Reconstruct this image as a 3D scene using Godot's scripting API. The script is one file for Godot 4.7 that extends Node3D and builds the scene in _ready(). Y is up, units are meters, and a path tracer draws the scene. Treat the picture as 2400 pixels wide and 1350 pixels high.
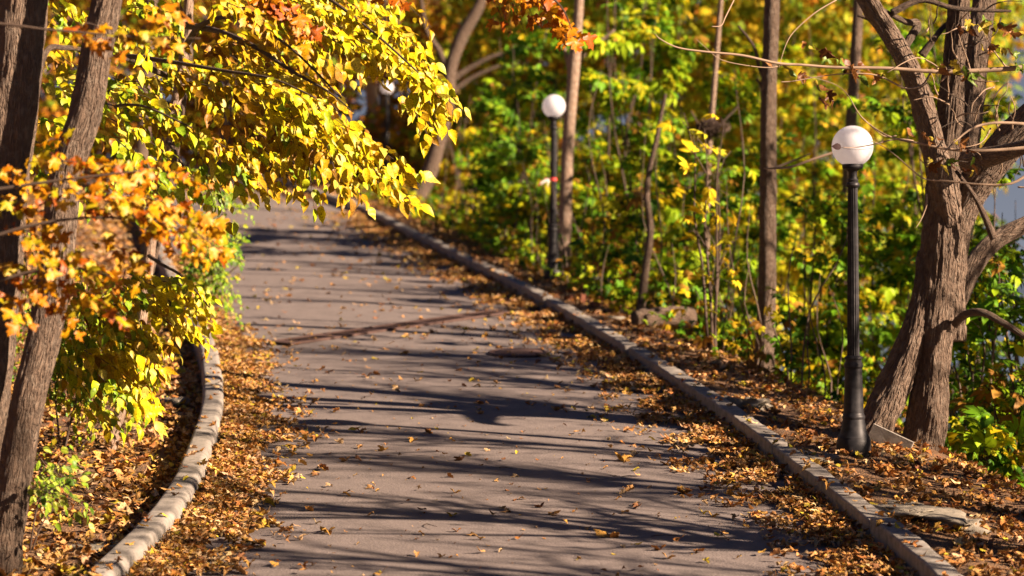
extends Node3D
# A park lane climbing beside a lake on a sunny autumn day. Camera at (0, EYE, 0) looking along -z; d means metres in front of it.

const F := 5667.0
const EYE := 3.07
var rng := RandomNumberGenerator.new()
var noise := FastNoiseLite.new()
var used := {}
var M := {}
var SUN := Vector3(cos(deg_to_rad(26)) * cos(deg_to_rad(24)), sin(deg_to_rad(26)), cos(deg_to_rad(26)) * sin(deg_to_rad(24)))

# ------------------------------------------------------------------ naming and describing
func numbered(called: String) -> String:
	used[called] = used.get(called, -1) + 1
	return called if used[called] == 0 else "%s_%03d" % [called, used[called]]

func tag(o: Node, label := "", category := "", group := "", kind := "") -> Node:
	if label: o.set_meta("label", label)
	if category: o.set_meta("category", category)
	if group: o.set_meta("group", group)
	if kind: o.set_meta("kind", kind)
	return o

func thing(called: String, label: String, category: String, where := Vector3.ZERO, group := "", kind := "") -> Node3D:
	var o := Node3D.new()
	o.name = numbered(called)
	add_child(o)
	o.position = where
	tag(o, label, category, group, kind)
	return o

func part(called: String, mesh: Mesh, mat: Material, parent: Node, xf := Transform3D.IDENTITY) -> MeshInstance3D:
	var o := MeshInstance3D.new()
	o.name = called if parent != self else numbered(called)
	o.mesh = mesh
	o.material_override = mat
	o.transform = xf
	parent.add_child(o, true)
	return o

func stuff(called: String, mesh: Mesh, mat: Material, xf: Array, col: Array, parent: Node) -> MultiMeshInstance3D:
	var mm := MultiMesh.new()
	mm.transform_format = MultiMesh.TRANSFORM_3D
	mm.use_colors = true
	mm.mesh = mesh
	mm.instance_count = xf.size()
	for i in xf.size():
		mm.set_instance_transform(i, xf[i])
		mm.set_instance_color(i, col[i])
	var o := MultiMeshInstance3D.new()
	o.name = called if parent != self else numbered(called)
	o.multimesh = mm
	o.material_override = mat
	parent.add_child(o, true)
	o.set_meta("kind", "stuff")
	return o

# ------------------------------------------------------------------ lie of the land
var RXT := [[-60, 2.6], [0, 2.58], [10, 2.5], [13.65, 2.40], [15.5, 2.25], [18.7, 1.91], [21.2, 1.6], [24.8, 1.09], [29.2, .39], [38, -1.30], [47.4, -3.05], [55, -5.0], [62, -7.6], [70, -11.5], [80, -18.0], [95, -30.0], [140, -70.0]]
var LXT := [[-60, -4.0], [0, -3.2], [10, -2.55], [13.65, -2.27], [14.85, -2.2], [15.86, -2.16], [17.3, -2.2], [18.4, -2.28], [19.4, -2.35], [21, -2.5], [24, -2.91], [25.1, -3.09], [29.2, -3.85], [38, -5.5], [47.4, -7.3], [55, -9.4], [62, -12.2], [70, -16.5], [80, -24.0], [95, -37.0], [140, -78.0]]

func lin(t: Array, d: float) -> float:
	if d <= t[0][0]: return t[0][1]
	for i in range(1, t.size()):
		if d <= t[i][0]:
			return lerpf(t[i - 1][1], t[i][1], (d - t[i - 1][0]) / float(t[i][0] - t[i - 1][0]))
	return t[-1][1]
func RX(d: float) -> float: return (lin(RXT, d - 1.2) + lin(RXT, d) * 2.0 + lin(RXT, d + 1.2)) / 4.0
func LX(d: float) -> float: return (lin(LXT, d - .7) + lin(LXT, d) * 2.0 + lin(LXT, d + .7)) / 4.0

func roady(d: float) -> float:
	if d < 60.0: return .097 * d
	return .097 * 60.0 + 1.6 * (1.0 - exp(-(d - 60.0) * .06))

func edge(d: float) -> float: return lerpf(1.25, .62, smoothstep(16.0, 28.0, d))

func righty(s: float, d: float) -> float:   # s metres beyond the right kerb
	var y := roady(d) + lerpf(-.02, .075, smoothstep(.0, .12, s))
	var e := edge(d)
	var keep := smoothstep(46.0, 58.0, d) * (1.0 - smoothstep(3.5, 8.0, s))
	var drop := .09 * minf(s, e)
	if s > e:
		var q := s - e
		drop += .8 * q * q / (q + .5)
	y -= drop * (1.0 - keep) + keep * .02 * minf(s, 30.0)
	y += noise.get_noise_2d(s * 60.0, d * 60.0) * .05 * smoothstep(.1, .8, s)
	var floor_y := lerpf(-3.6, 4.0, keep)
	return maxf(y, floor_y)

func lefty(s: float, d: float) -> float:    # s metres beyond the left kerb
	var y := roady(d)
	var deep := .04 + .06 * smoothstep(15.0, 19.0, d) * (1.0 - smoothstep(40.0, 55.0, d))
	y -= deep * exp(-s * .35)
	y += .03 * s
	if s > 2.0: y += .34 * (s - 2.0) * (s - 2.0) / (s - 2.0 + 2.0) * (1.0 - smoothstep(14.0, 40.0, s) * .75)
	y += noise.get_noise_2d(s * 50.0 + 900.0, d * 50.0) * .07 * smoothstep(.1, .8, s)
	return y

func groundy(x: float, d: float) -> float:
	var r := RX(d) + .15
	var l := LX(d) - .18
	if x > r: return righty(x - r, d)
	if x < l: return lefty(l - x, d)
	return roady(d)

func at(px: float, py: float, d: float) -> Vector3: return Vector3((px - 1200.0) / F * d, EYE - (py - 675.0) / F * d, -d)
func on(px: float, d: float) -> Vector3:
	var x := (px - 1200.0) / F * d
	return Vector3(x, groundy(x, d), -d)

# ------------------------------------------------------------------ materials
func noisy(f: float, oct := 3, sd := 1) -> FastNoiseLite:
	var n := FastNoiseLite.new()
	n.seed = sd
	n.frequency = f
	n.fractal_octaves = oct
	return n

func mat(c: Color, rough := .8, tex: Texture2D = null, tri := 0.0) -> StandardMaterial3D:
	var m := StandardMaterial3D.new()
	m.albedo_color = c.linear_to_srgb()
	m.roughness = rough
	if tex:
		m.albedo_texture = tex
		if tri > 0.0:
			m.uv1_triplanar = true
			m.uv1_world_triplanar = true
			m.uv1_scale = Vector3.ONE * tri
	return m

func wrapn(n: FastNoiseLite, x: float, y: float, w: float, h: float) -> float:   # tiles
	var a := n.get_noise_2d(x, y)
	var b := n.get_noise_2d(x - w, y)
	var c := n.get_noise_2d(x, y - h)
	var e := n.get_noise_2d(x - w, y - h)
	var u := smoothstep(.7, 1.0, x / w)
	var v := smoothstep(.7, 1.0, y / h)
	return lerpf(lerpf(a, b, u), lerpf(c, e, u), v)

func paint(w: int, h: int, f: Callable) -> ImageTexture:
	var im := Image.create_empty(w, h, false, Image.FORMAT_RGB8)
	for y in h:
		for x in w:
			im.set_pixel(x, y, f.call(x, y))
	return ImageTexture.create_from_image(im)

func mixc(a: Color, b: Color, t: float) -> Color: return a.lerp(b, clampf(t, 0.0, 1.0))

func leafy(rough := .5, back := .8, tex: Texture2D = null) -> StandardMaterial3D:
	var m := mat(Color.WHITE, rough, tex)
	m.vertex_color_use_as_albedo = true
	m.backlight_enabled = true
	m.backlight = Color(back, back, back)
	m.metallic_specular = .33
	return m

func make_materials() -> void:
	var r := RandomNumberGenerator.new()
	r.seed = 11
	var n1 := noisy(.05, 4, 3)
	var n2 := noisy(.012, 3, 4)
	var asph := paint(1024, 1024, func(x, y):
		var v = .140 + .034 * wrapn(n2, x, y, 1024, 1024) + .022 * wrapn(n1, x, y, 1024, 1024)
		var g = r.randf()
		if g > .93: v += .10 * r.randf()
		elif g < .10: v -= .045 * r.randf()
		return Color(v * 1.11, v * .93, v * .86).linear_to_srgb())
	M.road = mat(Color.WHITE, .85, asph, .3)
	var bumpr := paint(512, 512, func(_x, _y): var v = r.randf(); return Color(v, v, v))
	M.road.heightmap_enabled = true
	M.road.heightmap_texture = bumpr
	M.road.heightmap_scale = .35
	var n3 := noisy(.03, 5, 8)
	var n4 := noisy(.11, 3, 9)
	var soil := paint(512, 512, func(x, y):
		var a = wrapn(n3, x, y, 512, 512)
		var b = wrapn(n4, x, y, 512, 512)
		var c = mixc(Color(.075, .045, .028), Color(.17, .085, .035), .5 + a)
		c = mixc(c, Color(.30, .17, .065), (b - .12) * 4.0)
		c = mixc(c, Color(.04, .028, .02), (-b - .2) * 3.0)
		return c.linear_to_srgb())
	M.soil = mat(Color.WHITE, .95, soil, .8)
	M.soil.heightmap_enabled = true
	M.soil.heightmap_texture = soil
	M.soil.heightmap_scale = 3.0
	var n5 := noisy(.02, 5, 14)
	var conc := paint(512, 512, func(x, y):
		var a = wrapn(n5, x, y, 512, 512)
		var b = wrapn(n4, x, y, 512, 512)
		var v = .225 + .11 * a + .06 * b
		if r.randf() > .96: v *= .65
		return mixc(Color(v * 1.04, v * .95, v * .83), Color(.12, .115, .08), (a * -1.0 - .25) * 2.0).linear_to_srgb())
	M.kerb = mat(Color.WHITE, .88, conc, .9)
	M.kerb.heightmap_enabled = true
	M.kerb.heightmap_texture = conc
	M.kerb.heightmap_scale = .8
	M.rock = mat(Color(.8, .78, .7), .95, conc, 1.4)
	M.rock.heightmap_enabled = true
	M.rock.heightmap_texture = conc
	M.rock.heightmap_scale = 3.0
	# bark: fissured plates; the relief is in the mesh and in the height map, the colour holds only tone and lichen
	var nb := noisy(.05, 4, 21)
	var nl := noisy(.015, 4, 22)
	var barkc := paint(256, 512, func(x, y):
		var rg = 1.0 - absf(wrapn(nb, x * 1.0, y * .16, 256, 512 * .16)) * 3.2
		var l = wrapn(nl, x, y, 256, 512)
		var c = mixc(Color(.27, .19, .135), Color(.15, .10, .07), rg * .55)
		c = mixc(c, Color(.33, .26, .20), l * 1.6)
		return c.linear_to_srgb())
	var barkh := paint(256, 512, func(x, y):
		var rg = absf(wrapn(nb, x * 1.0, y * .16, 256, 512 * .16)) * 3.0
		var v = clampf(rg, 0.0, 1.0) * .85 + .15 * r.randf()
		return Color(v, v, v))
	for k in [["bark", Color(.60, .59, .57), 2.8], ["bark_pale", Color(1.1, 1.1, 1.08), 1.2], ["bark_dark", Color(.52, .50, .48), 2.0], ["bark_white", Color(1.8, 1.9, 2.0), .6]]:
		var m := mat(Color.WHITE, .92, barkc)
		m.albedo_color = (k[1] as Color).linear_to_srgb()
		m.heightmap_enabled = true
		m.heightmap_texture = barkh
		m.heightmap_scale = k[2]
		M[k[0]] = m
	M.twig = mat(Color(.07, .045, .03), .8)
	M.twig_mid = mat(Color(.12, .085, .06), .85)
	M.twig_pale = mat(Color(.27, .19, .125), .8)
	# leaf print: midrib, side veins, specks
	var ns := noisy(.09, 2, 31)
	var vein := paint(64, 64, func(x, y):
		var u = absf(x / 63.0 - .5)
		var t = y / 63.0
		var v = .93 + .10 * ns.get_noise_2d(x, y)
		var q = fposmod(t * 7.0 - u * 5.0, 1.0)
		if q < .13: v += .07
		if u < .035: v = 1.0
		if ns.get_noise_2d(x * 1.7 + 300.0, y * 1.7) > .30: v *= .62
		return Color(v, v, v * .95))
	M.leaf = leafy(.42, .62, vein)
	M.leaf_far = leafy(.5, .7, vein)
	M.leaf_far.metallic_specular = .25
	M.litter = leafy(.75, .35, vein)
	var iron := paint(256, 256, func(x, y):
		var a = wrapn(n3, x, y, 256, 256)
		return mixc(Color(.012, .012, .014), Color(.035, .033, .035), a * 1.2 + .3).linear_to_srgb())
	M.iron = mat(Color.WHITE, .5, iron, 2.0)
	M.iron.metallic_specular = .35
	var gl := paint(256, 256, func(x, y):
		var a = wrapn(n4, x, y, 256, 256)
		return mixc(Color(.84, .85, .90), Color(.70, .67, .65), (a - .28) * 3.0).linear_to_srgb())
	M.globe = mat(Color.WHITE, .22, gl, 3.0)
	M.globe.backlight_enabled = true
	M.globe.backlight = Color(1.0, 1.0, 1.0)
	M.rust = mat(Color(.30, .17, .15), .7, iron, 3.0)
	M.rust.albedo_texture = conc
	M.pit = mat(Color(.02, .018, .018), .95)
	M.brick = mat(Color(.75, .28, .16), .9, conc, 4.0)
	M.water = mat(Color(.02, .035, .05), .06)
	M.water.metallic_specular = .6
	M.band_white = mat(Color(.8, .78, .74), .5)
	M.band_red = mat(Color(.6, .05, .04), .5)
	M.wood = mat(Color(.55, .5, .45), .9, barkc)
	M.nest = mat(Color(.05, .03, .02), .95)

# ------------------------------------------------------------------ meshes
func spline(pts: Array, per: int) -> Array:   # pts: [Vector3, radius]
	var out := []
	for i in pts.size() - 1:
		var a = pts[maxi(i - 1, 0)]
		var b = pts[i]
		var c = pts[i + 1]
		var e = pts[mini(i + 2, pts.size() - 1)]
		for k in per:
			var t := k / float(per)
			out.append([(b[0] as Vector3).cubic_interpolate(c[0], a[0], e[0], t), lerpf(b[1], c[1], t)])
	out.append(pts[-1])
	return out

func tube(st: SurfaceTool, pts: Array, sides := 6, rough := 0.0, tile := .35, flare: Array = []) -> void:
	var n := pts.size()
	var rings := []
	var len := 0.0
	var nor := Vector3.ZERO
	var rmid: float = pts[n / 2][1]
	var turns := maxf(1.0, roundf(TAU * rmid / tile))
	for k in n:
		var p: Vector3 = pts[k][0]
		var t: Vector3 = ((pts[mini(k + 1, n - 1)][0] as Vector3) - (pts[maxi(k - 1, 0)][0] as Vector3)).normalized()
		if k == 0:
			nor = (Vector3(0, 0, 1) if absf(t.z) < .8 else Vector3.RIGHT)
		else:
			len += p.distance_to(pts[k - 1][0])
		nor = (nor - t * nor.dot(t)).normalized()
		var b := t.cross(nor)
		var ring := []
		for j in sides + 1:
			var a := TAU * (j % sides) / sides
			var r: float = pts[k][1]
			var dir := nor * cos(a) + b * sin(a)
			if rough > 0.0:
				var q := Vector3(cos(a), sin(a), 0) * (4.5 + rmid * 30.0) + Vector3(0, 0, len * 5.0)
				var g := 1.0 - absf(noise.get_noise_3d(q.x * 24.0, q.y * 24.0, q.z * 18.0)) * 3.2
				r += rough * (-g * .6 + noise.get_noise_3d(cos(a) * 40.0, sin(a) * 40.0, len * 60.0) * 1.6)
			ring.append([p + dir * r, Vector2(j / float(sides) * turns, len / (tile * 2.0))])
		rings.append(ring)
	for k in n - 1:
		for j in sides:
			for v in [rings[k][j], rings[k + 1][j], rings[k + 1][j + 1], rings[k][j], rings[k + 1][j + 1], rings[k][j + 1]]:
				st.set_uv(v[1])
				st.add_vertex(v[0])
	for cap in [[0, 1], [n - 1, 0]]:
		for j in range(1, sides - 1):
			var ids := [0, j, j + 1] if cap[1] else [0, j + 1, j]
			for i in ids:
				st.set_uv(rings[cap[0]][i][1])
				st.add_vertex(rings[cap[0]][i][0])

func begin() -> SurfaceTool:
	var st := SurfaceTool.new()
	st.begin(Mesh.PRIMITIVE_TRIANGLES)
	return st

func done(st: SurfaceTool) -> ArrayMesh:
	st.generate_normals()
	return st.commit()

func wood(called: String, pts: Array, mt: Material, parent: Node, per := 6, sides := 10, rough := 0.0, tile := .35) -> MeshInstance3D:
	var st := begin()
	tube(st, spline(pts, per), sides, rough, tile)
	return part(called, done(st), mt, parent)

func lathe(prof: Array, sides := 32, flutes := 0, depth := 0.0) -> ArrayMesh:
	var st := begin()
	for k in prof.size() - 1:
		for j in sides:
			var q := []
			for c in [[k, j], [k + 1, j], [k + 1, j + 1], [k, j + 1]]:
				var a: float = TAU * c[1] / sides
				var r: float = prof[c[0]][0]
				if flutes: r -= depth * absf(sin(a * flutes * .5))
				q.append(Vector3(cos(a) * r, prof[c[0]][1], -sin(a) * r))
			for i in [0, 1, 2, 0, 2, 3]:
				st.set_smooth_group(prof[k][2] if prof[k].size() > 2 else 0)
				st.add_vertex(q[i])
	return done(st)

# a leaf in the xy plane, stem at the origin, tip at y = 1
func leaf_mesh(outline: Array, fold: float, droop: float, wave := 0.0) -> ArrayMesh:
	var st := begin()
	var pt := func(x: float, y: float) -> void:
		var z := absf(x) * fold - droop * y * y + wave * sin(y * 9.0 + x * 5.0)
		st.set_uv(Vector2(.5 + x * .8, y))
		st.add_vertex(Vector3(x, y - droop * y * y * .35, z))
	for s in [1.0, -1.0]:
		for i in outline.size() - 1:
			var a: Vector2 = outline[i]
			var b: Vector2 = outline[i + 1]
			var m0 := Vector2(0, a.y)
			var m1 := Vector2(0, b.y)
			var tri := [m0, m1, b, m0, b, a]
			if s < 0: tri = [m0, b, m1, m0, a, b]
			for v in tri: pt.call(v.x * s, v.y)
	return done(st)

func maple_mesh(fold: float, droop: float, sd: int) -> ArrayMesh:
	var st := begin()
	var half := [Vector2(0, .02), Vector2(.18, -.06), Vector2(.42, .02), Vector2(.30, .16), Vector2(.62, .30), Vector2(.66, .52), Vector2(.36, .50), Vector2(.22, .50), Vector2(.28, .72), Vector2(.12, .78), Vector2(0, 1.0)]
	var r := RandomNumberGenerator.new()
	r.seed = sd
	var tilt := r.randf_range(-.25, .25)
	for s in [1.0, -1.0]:
		for i in half.size() - 1:
			var t := [Vector2(0, .25), half[i], half[i + 1]]
			if s > 0: t = [Vector2(0, .25), half[i + 1], half[i]]
			for v: Vector2 in t:
				st.set_uv(Vector2(.5 + v.x * s * .7, clampf(v.y, 0, 1)))
				st.add_vertex(Vector3(v.x * s, v.y, absf(v.x) * fold - droop * v.y * v.y + tilt * v.x * s * v.y + .12 * sin(v.x * s * 8.0 + sd)))
	return done(st)

func palmate_mesh(n: int, span: float, droop: float, wide: float, sd: int) -> ArrayMesh:   # a compound leaf: n leaflets spread about a stalk
	var st := begin()
	var r := RandomNumberGenerator.new()
	r.seed = sd
	for i in n:
		var a := lerpf(-span, span, i / float(n - 1)) + r.randf_range(-.12, .12)
		var l := (1.0 - .35 * absf(a) / span) * r.randf_range(.85, 1.1)
		var w := l * wide
		var ax := Vector3(sin(a), cos(a), 0)
		var sd2 := Vector3(cos(a), -sin(a), 0)
		var dz := droop * r.randf_range(.5, 1.5)
		var P := func(t: float, x: float) -> Vector3: return ax * (t * l * (1.0 - dz * t * .3)) + sd2 * (x * w) + Vector3(0, 0, absf(x) * .12 - dz * t * t * l)
		var o := [[.08, .0], [.35, .34], [.62, .46], [.82, .28], [1.0, 0.0]]
		for k in o.size() - 1:
			for s in [1.0, -1.0]:
				var q := [P.call(o[k][0], 0.0), P.call(o[k + 1][0], 0.0), P.call(o[k + 1][0], o[k + 1][1] * s), P.call(o[k][0], o[k][1] * s)]
				for j in ([0, 1, 2, 0, 2, 3] if s > 0 else [0, 2, 1, 0, 3, 2]):
					st.set_uv(Vector2(.5, .5))
					st.add_vertex(q[j])
	return done(st)

var OVAL := [Vector2(0, 0), Vector2(.14, .05), Vector2(.235, .20), Vector2(.265, .37), Vector2(.225, .56), Vector2(.13, .75), Vector2(.045, .89), Vector2(0, 1)]
var LM := {}

func make_leaf_meshes() -> void:
	LM.oval = [leaf_mesh(OVAL, .14, .16), leaf_mesh(OVAL, .30, .30), leaf_mesh(OVAL, .05, .08, .05), leaf_mesh(OVAL, .5, .45, .04), leaf_mesh(OVAL, .75, .2, .05), leaf_mesh(OVAL, -.35, .55, .03), leaf_mesh(OVAL, .25, -.3, .06)]
	LM.maple = [maple_mesh(.1, .2, 1), maple_mesh(.3, .4, 2), maple_mesh(-.2, .5, 3)]
	LM.palm = [palmate_mesh(5, 1.35, .45, .40, 1), palmate_mesh(7, 1.9, .3, .36, 2), palmate_mesh(5, 1.1, .7, .42, 3), palmate_mesh(3, 1.0, .4, .55, 4)]
	LM.dry = [leaf_mesh(OVAL, .7, .5, .07), leaf_mesh(OVAL, -.4, -.45, .08), leaf_mesh(OVAL, .25, -.25, .05), maple_mesh(.5, .5, 5), maple_mesh(-.45, -.2, 6)]

# ------------------------------------------------------------------ foliage
func vary(c: Color, by := .15) -> Color:
	var k := 1.0 + rng.randf_range(-by, by)
	return Color(c.r * k, c.g * k * (1.0 + rng.randf_range(-by, by) * .5), c.b * k)

func pick(w: Array) -> int:
	var sum := 0.0
	for x in w: sum += x
	var v := rng.randf() * sum
	for i in w.size():
		v -= w[i]
		if v <= 0.0: return i
	return w.size() - 1

func frame(ax: Vector3, nm: Vector3, size: float, wide := 1.0) -> Basis:
	ax = ax.normalized()
	nm = (nm - ax * nm.dot(ax)).normalized()
	return Basis(ax.cross(nm) * size * wide, ax * size, nm * size)

func rv() -> Vector3: return Vector3(rng.randf_range(-1, 1), rng.randf_range(-1, 1), rng.randf_range(-1, 1))

# acc: {x: transforms, c: palette index}
func spray(acc: Dictionary, st: SurfaceTool, p0: Vector3, p1: Vector3, sag: float, n: int, size: float, w: Array, spread := .06, twig := .004) -> void:
	var len := p0.distance_to(p1)
	var pts := []
	for k in 6:
		var t := k / 5.0
		pts.append([p0.lerp(p1, t) + Vector3.UP * (sag * (4.0 * t * (1.0 - t))) + rv() * len * .015, lerpf(twig, .0012, t)])
	if st: tube(st, pts, 4)
	for i in n:
		var t := clampf((i + rng.randf()) / n, 0.0, .999)
		var k := int(t * 5.0)
		var f := t * 5.0 - k
		var p: Vector3 = (pts[k][0] as Vector3).lerp(pts[k + 1][0], f)
		var tan := ((pts[k + 1][0] as Vector3) - (pts[k][0] as Vector3)).normalized()
		var side := tan.cross(Vector3.UP + rv() * .2).normalized() * (1.0 if i % 2 else -1.0)
		var ax := (tan * .95 + side * rng.randf_range(.1, .8) + Vector3.DOWN * rng.randf_range(.1, 1.2) + rv() * .35).normalized()
		var nm := (SUN * rng.randf_range(.1, 1.1) + Vector3(0, .2, .4) + rv() * .75).normalized()
		acc.x.append(Transform3D(frame(ax, nm, size * rng.randf_range(.55, 1.25), rng.randf_range(.75, 1.2)), p + side * spread * rng.randf() + rv() * spread * .6))
		acc.c.append(pick(w))

func emit(acc: Dictionary, parent: Node3D, meshes: Array, pal: Array, single: int, called := "leaf") -> void:
	# the largest in view as leaves of their own, the rest as one mass for each shape
	var inv := parent.transform.affine_inverse()
	var order := []
	for i in acc.x.size():
		var o: Vector3 = acc.x[i].origin
		var d := -o.z
		var px := absf(o.x / d * F)
		var py := absf((EYE - o.y) / d * F)
		if px < 1180 and py < 660: order.append([-acc.x[i].basis.y.length() / d, i])
	order.sort()
	var own := {}
	var mats := []
	for c in pal:
		var m: StandardMaterial3D = M.leaf.duplicate()
		m.vertex_color_use_as_albedo = false
		m.albedo_color = (c as Color).linear_to_srgb()
		mats.append(m)
	for i in mini(single, order.size()):
		var id: int = order[i][1]
		own[id] = true
		part(called, meshes[id % meshes.size()], mats[acc.c[id]], parent, inv * acc.x[id])
	var xs := []
	var cs := []
	for k in meshes.size():
		xs.append([])
		cs.append([])
	for i in acc.x.size():
		if own.has(i): continue
		xs[i % meshes.size()].append(inv * acc.x[i])
		cs[i % meshes.size()].append(vary(pal[acc.c[i]]))
	for k in meshes.size():
		if xs[k].size(): stuff("foliage", meshes[k], M.leaf, xs[k], cs[k], parent)

# ------------------------------------------------------------------ _ready
func _ready() -> void:
	rng.seed = 5
	noise.seed = 2
	noise.frequency = .02
	var cam := Camera3D.new()
	cam.name = "camera"
	cam.position = Vector3(0, EYE, 0)
	cam.fov = rad_to_deg(2.0 * atan(675.0 / F))
	cam.near = .1
	cam.far = 4000.0
	var at_ := CameraAttributesPhysical.new()
	at_.frustum_focal_length = 85.0
	at_.frustum_focus_distance = 17.0
	at_.exposure_aperture = 1.7
	cam.attributes = at_
	add_child(cam)
	cam.fov = rad_to_deg(2.0 * atan(675.0 / F))
	cam.current = true
	var we := WorldEnvironment.new()
	we.name = "world"
	var env := Environment.new()
	env.background_mode = Environment.BG_SKY
	env.background_energy_multiplier = .12
	var sky := Sky.new()
	var sm := ProceduralSkyMaterial.new()
	sm.sky_top_color = Color(.30, .40, .62)
	sm.sky_horizon_color = Color(.80, .83, .90)
	sm.sky_curve = .12
	sm.ground_bottom_color = Color(.12, .10, .07)
	sm.ground_horizon_color = Color(.45, .48, .5)
	sky.sky_material = sm
	env.sky = sky
	env.tonemap_mode = Environment.TONE_MAPPER_LINEAR
	env.tonemap_exposure = 3.55
	env.sdfgi_enabled = true
	env.ssao_enabled = true
	env.ssil_enabled = true
	we.environment = env
	add_child(we)
	var sun := DirectionalLight3D.new()
	sun.name = "sun"
	sun.light_energy = 1.6
	sun.light_color = Color(1.0, .88, .77)
	sun.light_angular_distance = .6
	sun.shadow_enabled = true
	add_child(sun)
	sun.look_at_from_position(SUN * 50.0, Vector3.ZERO, Vector3.UP)

	make_materials()
	make_leaf_meshes()
	build_ground()
	build_kerbs()
	build_drain()
	build_lamps()
	build_big_tree()
	build_trunks()
	build_left_trees()
	build_maples()
	build_left_shrubs()
	build_thicket()
	build_far_wood()
	build_shade_trees()
	build_bank_things()
	build_litter()
	twigs_on_lane()

# ------------------------------------------------------------------ the setting
func sheet(rows: Array, cols: Array, f: Callable) -> ArrayMesh:
	var st := begin()
	for i in rows.size():
		for j in cols.size():
			st.add_vertex(f.call(rows[i], cols[j]))
	var w := cols.size()
	for i in rows.size() - 1:
		for j in w - 1:
			var a := i * w + j
			for k in [a, a + w, a + w + 1, a, a + w + 1, a + 1]: st.add_index(k)
	st.generate_normals()
	return st.commit()

func build_ground() -> void:
	var rows := []
	var d := -60.0
	while d < 140.0:
		rows.append(d)
		d += 2.5 if d < 8.0 else (.3 if d < 34.0 else (.7 if d < 60.0 else 2.0))
	rows.append(140.0)
	var c := []
	for i in 9: c.append(i / 8.0)
	var road := part("road", sheet(rows, c, func(r, t): return Vector3(lerpf(LX(r) - .02, RX(r) + .02, t), roady(r) + .03 * (4.0 * t * (1.0 - t)) - .03, -r)), M.road, self)
	tag(road, "grey asphalt lane striped with tree shadows, climbing and bending left", "", "", "structure")
	var off := [0.0, .06, .14, .25, .4, .55, .7, .85, 1.0, 1.15, 1.3, 1.5, 1.75, 2.0, 2.4, 2.8, 3.3, 4.0, 5.0, 6.5, 8.5, 11.0, 14.0, 18.0, 24.0, 32.0, 45.0, 70.0, 120.0, 250.0, 700.0]
	var g := part("ground", sheet(rows, off, func(r, s): return Vector3(RX(r) + .148 + s, righty(s, r), -r)), M.soil, self)
	tag(g, "leaf-strewn bank falling away to the lake beyond the right kerb", "", "", "structure")
	var roff := off.duplicate()
	roff.reverse()
	var g2 := part("hillside", sheet(rows, roff, func(r, s): return Vector3(LX(r) - .178 - s, lefty(s, r), -r)), M.soil, self)
	tag(g2, "leaf-covered slope rising from the left kerb", "", "", "structure")
	var far := part("terrain", sheet([139.0, 200.0, 400.0, 1500.0], [-900.0, -300.0, -120.0, -60.0, -30.0, -10.0, 5.0], func(r, x): return Vector3(x, roady(140.0) - 1.0 + (r - 139.0) * .02, -r)), M.soil, self)
	tag(far, "far wooded ground beyond the lane", "", "", "structure")
	var pm := PlaneMesh.new()
	pm.size = Vector2(3000, 3000)
	var w := part("water", pm, M.water, self, Transform3D(Basis(), Vector3(1508, -2.5, -600)))
	tag(w, "blue lake glimpsed through the leaves at the right", "", "", "structure")

func kerb_block(d0: float, d1: float, right: bool, height: float) -> ArrayMesh:
	# profile across (0 = road side, 1 = outer side), rounded arrises, butted end to end
	var w := .15 if right else .18
	var rr := .018 if right else .05
	var prof := [[0.0, -.15]]
	for k in 5:
		var a := k / 4.0 * PI / 2
		prof.append([rr - rr * cos(a), height - rr + rr * sin(a)])
	for k in 5:
		var a := (1.0 - k / 4.0) * PI / 2
		prof.append([w - rr * .7 + rr * .7 * cos(a), height - rr * .7 + rr * .7 * sin(a)])
	prof.append([w, -.35])
	var n := maxi(2, int(ceil((d1 - d0) / .1)))
	var jx := rng.randf_range(-.02, .02) * (1.0 if right else .25)
	var jy := rng.randf_range(-.02, .010) * (1.0 if right else .3)
	var st := begin()
	var ring := []
	for i in n + 1:
		var d := lerpf(d0, d1, i / float(n))
		var pinch := (.016 if right else .005) if i == 0 or i == n else 0.0
		var row := []
		for k in prof.size():
			var u: float = prof[k][0]
			var y: float = prof[k][1]
			var wob := noise.get_noise_3d(d * 90.0, u * 300.0, 5.0 if right else 70.0) * .010 + noise.get_noise_2d(d * 350.0, u * 800.0) * .005
			u = clampf(u, pinch, w - pinch)
			y -= pinch
			var x := (RX(d) + u + jx) if right else (LX(d) - u + jx)
			row.append(Vector3(x + wob * .8, roady(d) + y + jy + wob, -d))
		ring.append(row)
	for i in n:
		for k in prof.size() - 1:
			var q := [ring[i][k], ring[i + 1][k], ring[i + 1][k + 1], ring[i][k + 1]]
			for j in ([0, 1, 2, 0, 2, 3] if right else [0, 2, 1, 0, 3, 2]): st.add_vertex(q[j])
	for e in [0, n]:
		for k in range(1, prof.size() - 1):
			var q := [ring[e][0], ring[e][k], ring[e][k + 1]]
			if (e == 0) != right: q.reverse()
			for v in q: st.add_vertex(v)
	return done(st)

func build_kerbs() -> void:
	var k1 := thing("kerb", "straight stone kerb of long slabs along the right of the lane", "", Vector3.ZERO, "", "structure")
	var js := [4.0, 8.0, 12.0, 15.4, 18.3, 21.2, 24.4, 27.8, 29.25]
	var d := 31.8
	while d < 100.0:
		js.append(d)
		d += 2.6
	for i in js.size() - 1: part("kerb_stone", kerb_block(js[i] + .006, js[i + 1] - .006, true, .13), M.kerb, k1)
	var k2 := thing("kerb", "rounded pale concrete kerb curving along the left of the lane", "", Vector3.ZERO, "", "structure")
	d = 4.0
	while d < 70.0:
		part("kerb_stone", kerb_block(d + .003, d + 2.2 - .003, false, .12), M.kerb, k2)
		d += 2.2

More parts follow.
